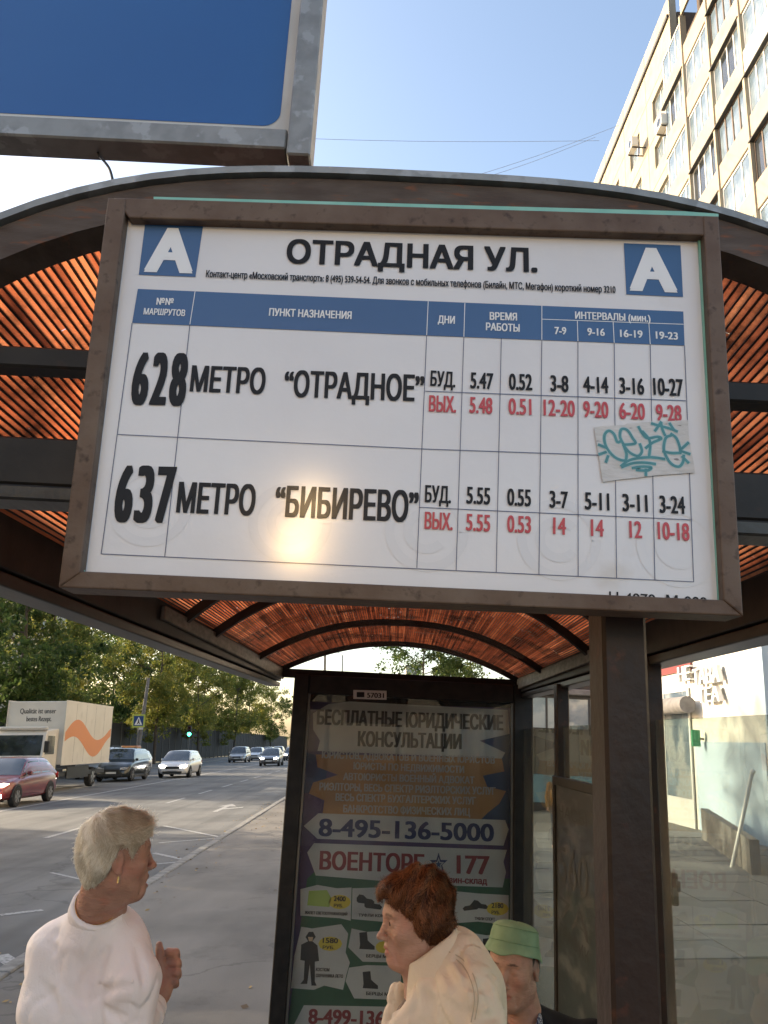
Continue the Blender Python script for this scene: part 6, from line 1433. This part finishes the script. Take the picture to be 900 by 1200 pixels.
# ================================================================== woman with auburn hair (middle)
def woman_mid():
    YH = 2.12; H = anchored(441.5,1098,YH,(0,.122,-.035),-104,-7,0); hc = H.translation.copy()
    gx, gy = hc.x+.12, hc.y; z0 = ground_z(gx, gy); off = Vector((gx, gy, z0))
    t = empty('person', off, 'woman with wavy auburn hair in a cream padded jacket walking to the left', 'person')
    F = Field(axis(-.12,.55,.012,[(hc.x-.14,hc.x+.12,.0029)]), axis(1.85,2.42,.012,[(hc.y-.12,hc.y+.11,.0033)]), axis(z0-.01,hc.z+.14,.016,[(hc.z-.16,hc.z+.13,.0029)]))
    head(F, H, mouth=.001, heavy=1.4, ear=False)
    nb = vec(512,1145,YH+.02); F.add(cap(H@Vector((0,-.028,-.055)), nb+Vector((0,0,-.01)), .047,.054), .03); F.add(cap(H@Vector((0,.008,-.092)), nb+Vector((-.03,0,-.03)), .028,.045), .03)
    for q in (-1,1): F.add(cap(H@Vector((q*.02,.03,-.105)), nb+Vector((-.045,q*.02,-.04)), .007,.009), .014)
    ch = vec(528,1225,2.14); F.add(ell(ch,(.10,.13,.20)), .05); F.add(ell((ch.x+.02,ch.y,ch.z-.3),(.12,.15,.2)), .05)
    for s in (-1,1):
        a = vec(545,1175,2.13) + Vector((0,s*.14,0)); e = a+Vector((.05,s*.03,-.26)); w_ = e+Vector((-.16,0,-.18)); F.add(cap(a,e,.042,.036), .03); F.add(cap(e,w_,.034,.026), .02)
        F.add(ell(w_+Vector((-.04,0,-.03)),(.04,.02,.03)), .015)
        for i in range(4): F.add(cap(w_+Vector((-.06,(i-1.5)*.015,-.04)), w_+Vector((-.085,(i-1.5)*.016,-.085)), .0085,.007), .005)
    legs(F, Vector((ch.x+.03, ch.y, z0+.80)), z0, .08, (0,1))
    for s in (-1,1): F.add(cap((ch.x+.06,ch.y+s*.08,z0+.04),(ch.x-.12,ch.y+s*.085,z0+.035),.04,.034), .02)
    nz = sinnoise(78,.022,7); F.disp(lambda p: -.0008*nz(p), (-.3,1.8,0), (.7,2.6,3))
    net_obj(F, 'body', SK2, off, t, {'lip': lipfn(H,.001), 'brow': browfn(H,.6)})
    eyes(H, off, t)
    S = Field(axis(-.16,.60,.0055,[]), axis(1.84,2.44,.0065,[]), axis(z0+.72,vec(530,1090,2.1).z+.03,.0055,[]))
    S.add(ell((ch.x+.012,ch.y,ch.z+.02),(.115,.165,.23)), .05); S.add(ell((ch.x+.03,ch.y,ch.z-.28),(.165,.20,.25)), .06)
    S.add(cap(vec(545,1148,2.12)+Vector((0,-.10,0)), vec(545,1148,2.12)+Vector((0,.10,0)), .056), .05); S.add(cap(vec(528,1128,2.13), vec(540,1160,2.13), .055,.085), .04)
    a = vec(552,1172,2.01); e = vec(568,1245,1.96); S.add(cap(a,e,.066,.060), .018); S.add(cap(e, e+Vector((-.15,.0,-.16)), .058,.05), .02)
    a2 = a + Vector((0,.28,0)); e2 = e + Vector((0,.34,0)); S.add(cap(a2,e2,.066,.060), .025); S.add(cap(e2, e2+Vector((-.15,.0,-.16)), .058,.05), .02)
    S.add(cap(vec(497,1165,2.06), vec(478,1225,2.05), .026,.050), .025); S.add(cap(vec(466,1160,2.20), vec(462,1225,2.2), .020,.045), .02)
    S.add(cap(vec(472,1225,2.06), vec(478,1330,2.06), .055,.085), .04)
    n1 = sinnoise(15,.13,6,(1.2,1.2,.6)); n2 = sinnoise(18,.045,7,(1,1,.8)); n3 = sinnoise(19,.10,5,(1.2,1,.6))
    def fo(p):
        rid = np.clip(1-np.abs(n3(p)*2.2),0,1)**4; return -.0055*n1(p) - .0020*n2(p) + .008*rid - .002
    S.disp(fo, (-.2,1.8,z0+.7), (.6,2.5,3))
    S.add(cap(H@Vector((0,-.020,-.05)), nb+Vector((-.02,0,-.02)), .058,.062), .006, None, 's')
    S.add(ell(vec(478,1185,2.13)+Vector((-.03,0,0)),(.075,.034,.15)), .01, None, 's')
    for pts, r_ in (([(536,1118),(541,1130),(548,1146)],.006), ([(520,1132),(532,1152),(540,1175),(543,1200)],.012), ([(560,1140),(572,1160),(582,1190)],.008), ([(500,1160),(506,1180),(505,1200)],.009), ([(516,1170),(530,1182),(548,1186)],.007),
                    ([(552,1186),(566,1192),(584,1190)],.006), ([(484,1150),(488,1172),(484,1198)],.006), ([(540,1150),(556,1156),(570,1158)],.006), ([(452,1160),(456,1180),(455,1198)],.006)):
        S.crease(pts, r_, .012)
    sm = [S.hit(*p, -.001) for p in ((522,1118),(534,1124),(544,1134),(552,1150),(556,1172),(552,1198))]
    M['jacket'] = mat('cream_padded_jacket_cloth', (.76,.66,.52), (.70,.60,.46), rough=.7, scale=5, bump=.35, bscale=500, bdist=.0012, spec=.3, wrinkle=.17, c3=(.80,.71,.58), s3=6, lo3=.5, hi3=.7)
    M['jseam'] = mat('jacket_seam_thread', (.50,.42,.31), rough=.8)
    net_obj(S, 'jacket', M['jacket'], off, t)
    sm = [q for q in sm if q is not None]
    if len(sm) > 2:
        for dz in (0,.008): b = MB(); b.tube([p+Vector((dz,0,dz*.6)) for p in catmull(sm,6)], .0014, 6); part(b, 'seam', M['jseam'], t, off, smooth=True)
    # turned-down stand collar, open at the throat
    cc = vec(510,1122,2.13); fw_ = Vector((-1,0,-.62)).normalized(); sd_ = Vector((0,-1,0)); upv = Vector((-.25,0,1)).normalized()
    rows = []; n = 46
    for (ra, rb, hgt) in ((.078,.088,-.050),(.074,.080,-.020),(.064,.068,.012),(.058,.062,.034),(.060,.064,.040),(.068,.073,.034),(.082,.086,.004),(.092,.097,-.026),(.096,.100,-.034)):
        row = []
        for k in range(n+1):
            th = R(lerp(28,332,k/n)); wv = .0022*math.sin(th*7+hgt*90)+.002*math.sin(th*3+1); fr_ = max(0,math.cos(th))
            row.append(cc + fw_*math.cos(th)*(ra+wv+fr_*.012) + sd_*math.sin(th)*(rb+wv) + upv*(hgt - fr_*.012))
        rows.append(row)
    b = MB(); b.tube([p+upv*-.001+sd_*.0 for p in rows[-2]], .0022, 6); part(b, 'collar_seam', M['jseam'], t, off, smooth=True)
    b = MB(); b.loft(rows, closed=False, cap=False); o = part(b, 'collar', M['jacket'], t, off, smooth=True); q_ = o.modifiers.new('t','SOLIDIFY'); q_.thickness = .004; q_ = o.modifiers.new('s','SUBSURF'); q_.levels = q_.render_levels = 1
    B_ = Field(axis(-.1,.3,.008,[]), axis(1.98,2.28,.008,[]), axis(nb.z-.36,nb.z+.02,.008,[])); B_.add(cap(nb+Vector((-.015,0,-.055)), vec(492,1225,2.13), .060,.085), .02)
    B_.disp(lambda p: -.003*n2(p), (-.2,1.9,0), (.4,2.4,3)); M['blouse'] = cloth('brown_patterned_blouse', (.22,.16,.12), (.10,.07,.05), c3=(.30,.24,.19), s3=60, lo3=.5, hi3=.55); net_obj(B_, 'blouse', M['blouse'], off, t)
    T = Field(axis(-.1,.6,.014,[]), axis(1.85,2.42,.014,[]), axis(z0+.04,z0+.86,.016,[]))
    for s in (-1,1):
        T.add(cap((ch.x+.03,ch.y+s*.08,z0+.80),(ch.x+.02,ch.y+s*.085,z0+.45),.10,.082), .05); T.add(cap((ch.x+.02,ch.y+s*.085,z0+.45),(ch.x+.05,ch.y+s*.085,z0+.10),.08,.072), .03)
    net_obj(T, 'trousers', M['dkcloth'], off, t)
    def hf(p):
        x, y, z = p[...,0], p[...,1], p[...,2]
        a_ = ell((0,-.018,.042),(.092,.106,.094))[0](p); c = ell((0,-.056,-.012),(.086,.058,.070))[0](p); f = hsmin(a_, c, .035)
        e_ = ell((0,-.008,-.004),(.088,.040,.050))[0](p); f = hsmin(f, e_, .02); fr_ = ell((0,.064,.078),(.058,.042,.030))[0](p); f = hsmin(f, fr_, .02)
        g = np.interp(y, [-.13,-.09,-.06,-.025,.0,.018,.04,.075,.12], [-.080,-.082,-.078,-.056,-.046,-.018,.022,.050,.056])
        return np.maximum(f - .0075*np.sin(x*50+y*58+z*20)*np.sin(z*60+y*45), (g - z)*.8)
    HF = Field(*[axis(H.translation[i]-.17, H.translation[i]+.17, .004, []) for i in range(3)])
    HF.add((lambda p: hf(p)+.005, np.array((-.12,-.14,-.12)), np.array((.12,.13,.15))), .001, H)
    hm = hair_mat('auburn_dyed_hair', (.035,.014,.008), (.36,.145,.06), .35)
    net_obj(HF, 'hair', hm, off, t, {'tone': lambda P: .15+0*P[:,0]})
    def flow(q):
        d = q - np.array((0,-.035,.13)); d = d/(np.linalg.norm(d,axis=1)[:,None]+1e-9); wv = .7*np.sin(q[:,1:2]*48+q[:,2:3]*36+q[:,0:1]*20)
        return d + np.array((0,-.35,-.25))*(q[:,2:3]<.04) + wv*np.array((0,.5,.6))
    hair(hf, H, off, t, hm, (0,-.03,.13), 9000, (.035,.07), 4, lift=.010, sag=.12, flow=flow, wd=.0012, curl=.4)
    hair(hf, H, off, t, hm, (0,-.03,.13), 1600, (.03,.05), 14, lift=.020, sag=.0, flow=flow, wd=.0009, curl=.9)
woman_mid()
# ================================================================== seated person in a green hat
def hat_person():
    YH = 2.78; H = anchored(600,1079,YH,(0,-.012,.128),-150,-6,2,(.93,.86,.95)); hc = H.translation.copy()
    gx, gy = hc.x+.02, hc.y+.02; z0 = ground_z(gx, gy); off = Vector((gx, gy, z0))
    t = empty('person', off, 'seated elderly person in a pale green bucket hat and dark jacket', 'person')
    F = Field(axis(.1,.95,.013,[(hc.x-.12,hc.x+.12,.0035)]), axis(2.3,3.1,.013,[(hc.y-.12,hc.y+.12,.0035)]), axis(z0-.01,hc.z+.13,.016,[(hc.z-.16,hc.z+.12,.0035)]))
    head(F, H, mouth=.0, heavy=1.2, closed=True)
    nb = vec(616,1196,YH+.03); F.add(cap(H@Vector((0,-.025,-.055)), nb, .050,.056), .03)
    ch = Vector((nb.x+.03, nb.y+.02, nb.z-.24)); F.add(ell(ch,(.16,.12,.24)), .05); F.add(ell((ch.x,ch.y-.02,z0+.52),(.17,.14,.13)), .06)
    for s in (-1,1):
        k_ = Vector((ch.x-.02+s*.10, ch.y-.42, z0+.48)); F.add(cap((ch.x+s*.09,ch.y-.02,z0+.50), k_, .085,.062), .04); F.add(cap(k_, k_+Vector((0,.0,-.40)), .056,.045), .02); F.add(cap(k_+Vector((0,.03,-.43)), k_+Vector((0,-.13,-.44)), .04,.035), .02)
        a = Vector((ch.x+s*.18, ch.y, nb.z-.06)); e = Vector((ch.x+s*.22, ch.y-.08, nb.z-.34)); w_ = Vector((ch.x+s*.08, ch.y-.30, z0+.60)); F.add(cap(a,e,.048,.04), .03); F.add(cap(e,w_,.038,.028), .02); F.add(ell(w_+Vector((-s*.02,-.04,-.005)),(.035,.045,.02)), .015)
        for i in range(4): F.add(cap(w_+Vector((-s*.02+(i-1.5)*.016,-.07,-.005)), w_+Vector((-s*.03+(i-1.5)*.017,-.115,-.025)), .0085,.007), .005)
    nz = sinnoise(79,.024,7); F.disp(lambda p: -.0010*nz(p), (0,2.2,0), (1,3.2,3))
    net_obj(F, 'body', SK2, off, t, {'lip': lipfn(H), 'brow': browfn(H,.8)})
    S = Field(axis(.15,.95,.008,[]), axis(2.4,3.08,.008,[]), axis(z0+.42,nb.z+.06,.008,[]))
    S.add(ell((ch.x,ch.y,ch.z),(.195,.155,.27)), .05); S.add(ell((ch.x,ch.y-.02,z0+.56),(.20,.17,.13)), .06); S.add(cap((ch.x-.15,ch.y,nb.z-.055),(ch.x+.17,ch.y,nb.z-.055),.060), .05); S.add(cap(nb+Vector((0,.01,.0)), nb+Vector((0,.01,-.07)), .066,.10), .03)
    for s in (-1,1):
        S.add(cap((ch.x+s*.19,ch.y,nb.z-.07),(ch.x+s*.23,ch.y-.08,nb.z-.34),.066,.058), .03); S.add(cap((ch.x+s*.23,ch.y-.08,nb.z-.34),(ch.x+s*.10,ch.y-.27,z0+.60),.055,.042), .02)
    n1 = sinnoise(25,.14,6); S.disp(lambda p: -.007*n1(p), (.1,2.3,0), (1,3.2,3))
    S.add(cap(H@Vector((0,-.02,-.05)), nb+Vector((-.02,-.03,-.05)), .060,.055), .006, None, 's')
    M['blackjk'] = cloth('black_jacket_cloth', (.014,.015,.018), (.024,.026,.03)); net_obj(S, 'jacket', M['blackjk'], off, t)
    C_ = Field(axis(nb.x-.12,nb.x+.12,.006,[]), axis(nb.y-.13,nb.y+.10,.006,[]), axis(nb.z-.13,nb.z+.05,.006,[])); C_.add(cap(nb+Vector((-.010,-.02,.0)), nb+Vector((-.03,-.045,-.08)), .060,.06), .01)
    C_.add(cap(H@Vector((0,-.02,-.05)), nb+Vector((-.02,-.03,.0)), .058,.054), .004, None, 's')
    M['pattern'] = mat('white_navy_patterned_blouse', (.45,.45,.48), (.05,.06,.12), rough=.8, scale=190, detail=1, lo=.48, hi=.52); net_obj(C_, 'collar', M['pattern'], off, t)
    T = Field(axis(.15,.9,.014,[]), axis(2.3,3.08,.014,[]), axis(z0+.05,z0+.66,.014,[]))
    for s in (-1,1):
        k_ = Vector((ch.x-.02+s*.10, ch.y-.42, z0+.48)); T.add(cap((ch.x+s*.09,ch.y-.02,z0+.50), k_, .10,.078), .04); T.add(cap(k_, k_+Vector((0,.0,-.36)), .074,.065), .02)
    net_obj(T, 'trousers', M['dkcloth'], off, t)
    M['hat'] = mat('pale_green_cotton', (.26,.40,.24), (.20,.32,.185), rough=.85, scale=16, bump=.6, bscale=300, bdist=.0012, c3=(.32,.46,.29), s3=9, lo3=.5, hi3=.7)
    HB = H @ Matrix.Translation((0,-.020,.052)) @ Matrix.Rotation(R(17),4,'X') @ Matrix.Rotation(R(-4),4,'Y')
    HB = HB @ Matrix.Scale(.98, 4)
    prof = [(.106,-.030),(.101,-.018),(.096,-.006),(.0915,.004),(.0900,.009),(.088,.032),(.082,.052),(.070,.064),(.042,.071),(.004,.073)]
    rings = []; n = 48
    for (r_, z) in prof:
        w_ = max(0,(r_-.092)/.014)
        rings.append([HB @ Vector(((r_*.93)*math.cos(a)*(1+.012*math.sin(3*a+z*40)), r_*1.14*math.sin(a)*(1+.010*math.sin(5*a+1)), z+w_*.006*math.sin(3*a+.6)+w_*.003*math.sin(7*a) + .0018*math.sin(9*a+z*60)*(z>0))) for a in [2*math.pi*k/n for k in range(n)]])
    b = MB(); b.loft(rings, cap=False); o = part(b, 'hat', M['hat'], t, off, smooth=True); so = o.modifiers.new('t','SOLIDIFY'); so.thickness = .003; sb = o.modifiers.new('s','SUBSURF'); sb.levels = sb.render_levels = 1
    for (r_, z) in ((.0915,.008),(.0823,.0515)):
        b = MB(); b.tube([HB @ Vector((r_*.938*math.cos(a), r_*1.148*math.sin(a), z)) for a in [2*math.pi*k/n for k in range(n+1)]], .0016, 5); b.v = [tuple(Vector(p)-off) for p in b.v]; b.build('hat_seam', M['hat'], o)
    def hf(p):
        z = p[...,2]; y = p[...,1]; f = ell((0,-.014,.02),(.079,.098,.085))[0](p); c = ell((0,-.05,-.02),(.072,.056,.066))[0](p); f = hsmin(f,c,.03)
        g = np.interp(y, [-.12,-.05,-.01,.02,.05], [-.075,-.07,-.03,.0,.05]); return np.maximum(f, (g-z)*.8)
    HF = Field(*[axis(H.translation[i]-.14, H.translation[i]+.14, .006, []) for i in range(3)]); HF.add((lambda p: hf(p)+.002, np.array((-.1,-.13,-.1)), np.array((.1,.06,.05))), .001, H)
    hm = hair_mat('brown_grey_hair', (.05,.035,.025), (.16,.13,.10), .1); net_obj(HF, 'hair', hm, off, t, {'tone': lambda P: .4+0*P[:,0]})
hat_person()
# ================================================================== small figures further off
def small_person(x, y, hgt, top, bottom, skin, hairc, az, label, walk=.12, cat='person'):
    A = ST @ Vector((x,y,.1)); t = empty('person', A, label, cat); s = hgt/1.7; Rz_ = Matrix.Translation(A) @ Matrix.Rotation(-R(az),4,'Z') @ Matrix.Scale(s,4)
    F = Field(*[axis(A[i]-(.5 if i<2 else .05)*s, A[i]+(.5 if i<2 else 1.8)*s, .02*s, []) for i in range(3)])
    q = lambda pr, k=.03: F.add(pr, k*s, Rz_, mg=.05)
    q(ell((0,0,1.59),(.075,.095,.115))); q(cap((0,0,1.52),(0,0,1.38),.05)); q(ell((0,0,1.20),(.17,.11,.26)),.05); q(ell((0,0,.95),(.16,.12,.16)),.05)
    for sd_ in (-1,1):
        q(cap((sd_*.09,0,.9),(sd_*.09,sd_*walk*.7,.5),.085,.06)); q(cap((sd_*.09,sd_*walk*.7,.5),(sd_*.09,sd_*walk,.08),.055,.04)); q(cap((sd_*.09,sd_*walk,.05),(sd_*.09,sd_*walk+.16,.04),.045,.035))
        q(cap((sd_*.19,0,1.38),(sd_*.25,-sd_*.06,1.10),.05,.042)); q(cap((sd_*.25,-sd_*.06,1.10),(sd_*.23,.10,.88),.04,.03)); q(ell((sd_*.23,.12,.83),(.03,.03,.05)))
    o = net_obj(F, 'body', skin, A, t)
    for nm, zlo, zhi, m_, gr in (('jacket',.92,1.43,top,.035),('trousers',.10,.98,bottom,.022),('hair',1.60,1.75,hairc,.022)):
        G_ = Field(*F.ax); 
        q2 = lambda pr, k=.03: G_.add(pr, k*s, Rz_, mg=.05)
        if nm == 'jacket':
            q2(ell((0,0,1.18),(.17+gr,.11+gr,.27)),.05); q2(ell((0,0,.97),(.16+gr,.12+gr,.14)),.05)
            for sd_ in (-1,1): q2(cap((sd_*.19,0,1.37),(sd_*.25,-sd_*.06,1.10),.05+gr,.045+gr*.8)); q2(cap((sd_*.25,-sd_*.06,1.10),(sd_*.235,.08,.92),.04+gr,.03+gr*.6))
        elif nm == 'trousers':
            for sd_ in (-1,1): q2(cap((sd_*.09,0,.88),(sd_*.09,sd_*walk*.7,.5),.085+gr,.06+gr)); q2(cap((sd_*.09,sd_*walk*.7,.5),(sd_*.09,sd_*walk,.12),.055+gr,.045+gr))
        else: q2(ell((0,-.02,1.63),(.085,.10,.095)))
        net_obj(G_, nm, m_, A, t)
    return t
M['ochre'] = cloth('orange_ochre_jacket', (.42,.20,.045), (.34,.16,.04), bs=60); M['greycl'] = cloth('grey_cloth', (.13,.13,.14), (.09,.09,.10), bs=60); M['lav'] = cloth('lavender_grey_shirt', (.17,.16,.19), (.13,.12,.15), bs=60); M['plainhair'] = mat('dark_hair', (.03,.02,.015), rough=.7)
g_ = onG(655,994,1.7); small_person(g_.x, g_.y, 1.22, M['ochre'], M['greycl'], SK2, M['plainhair'], 200, 'small figure in an orange jacket walking behind the shelter glass')
small_person(-19.4, 66, 1.72, M['lav'], M['dkcloth'], SK2, M['plainhair'], 170, 'pedestrian in a grey shirt standing on the far pavement by the leaning pole')
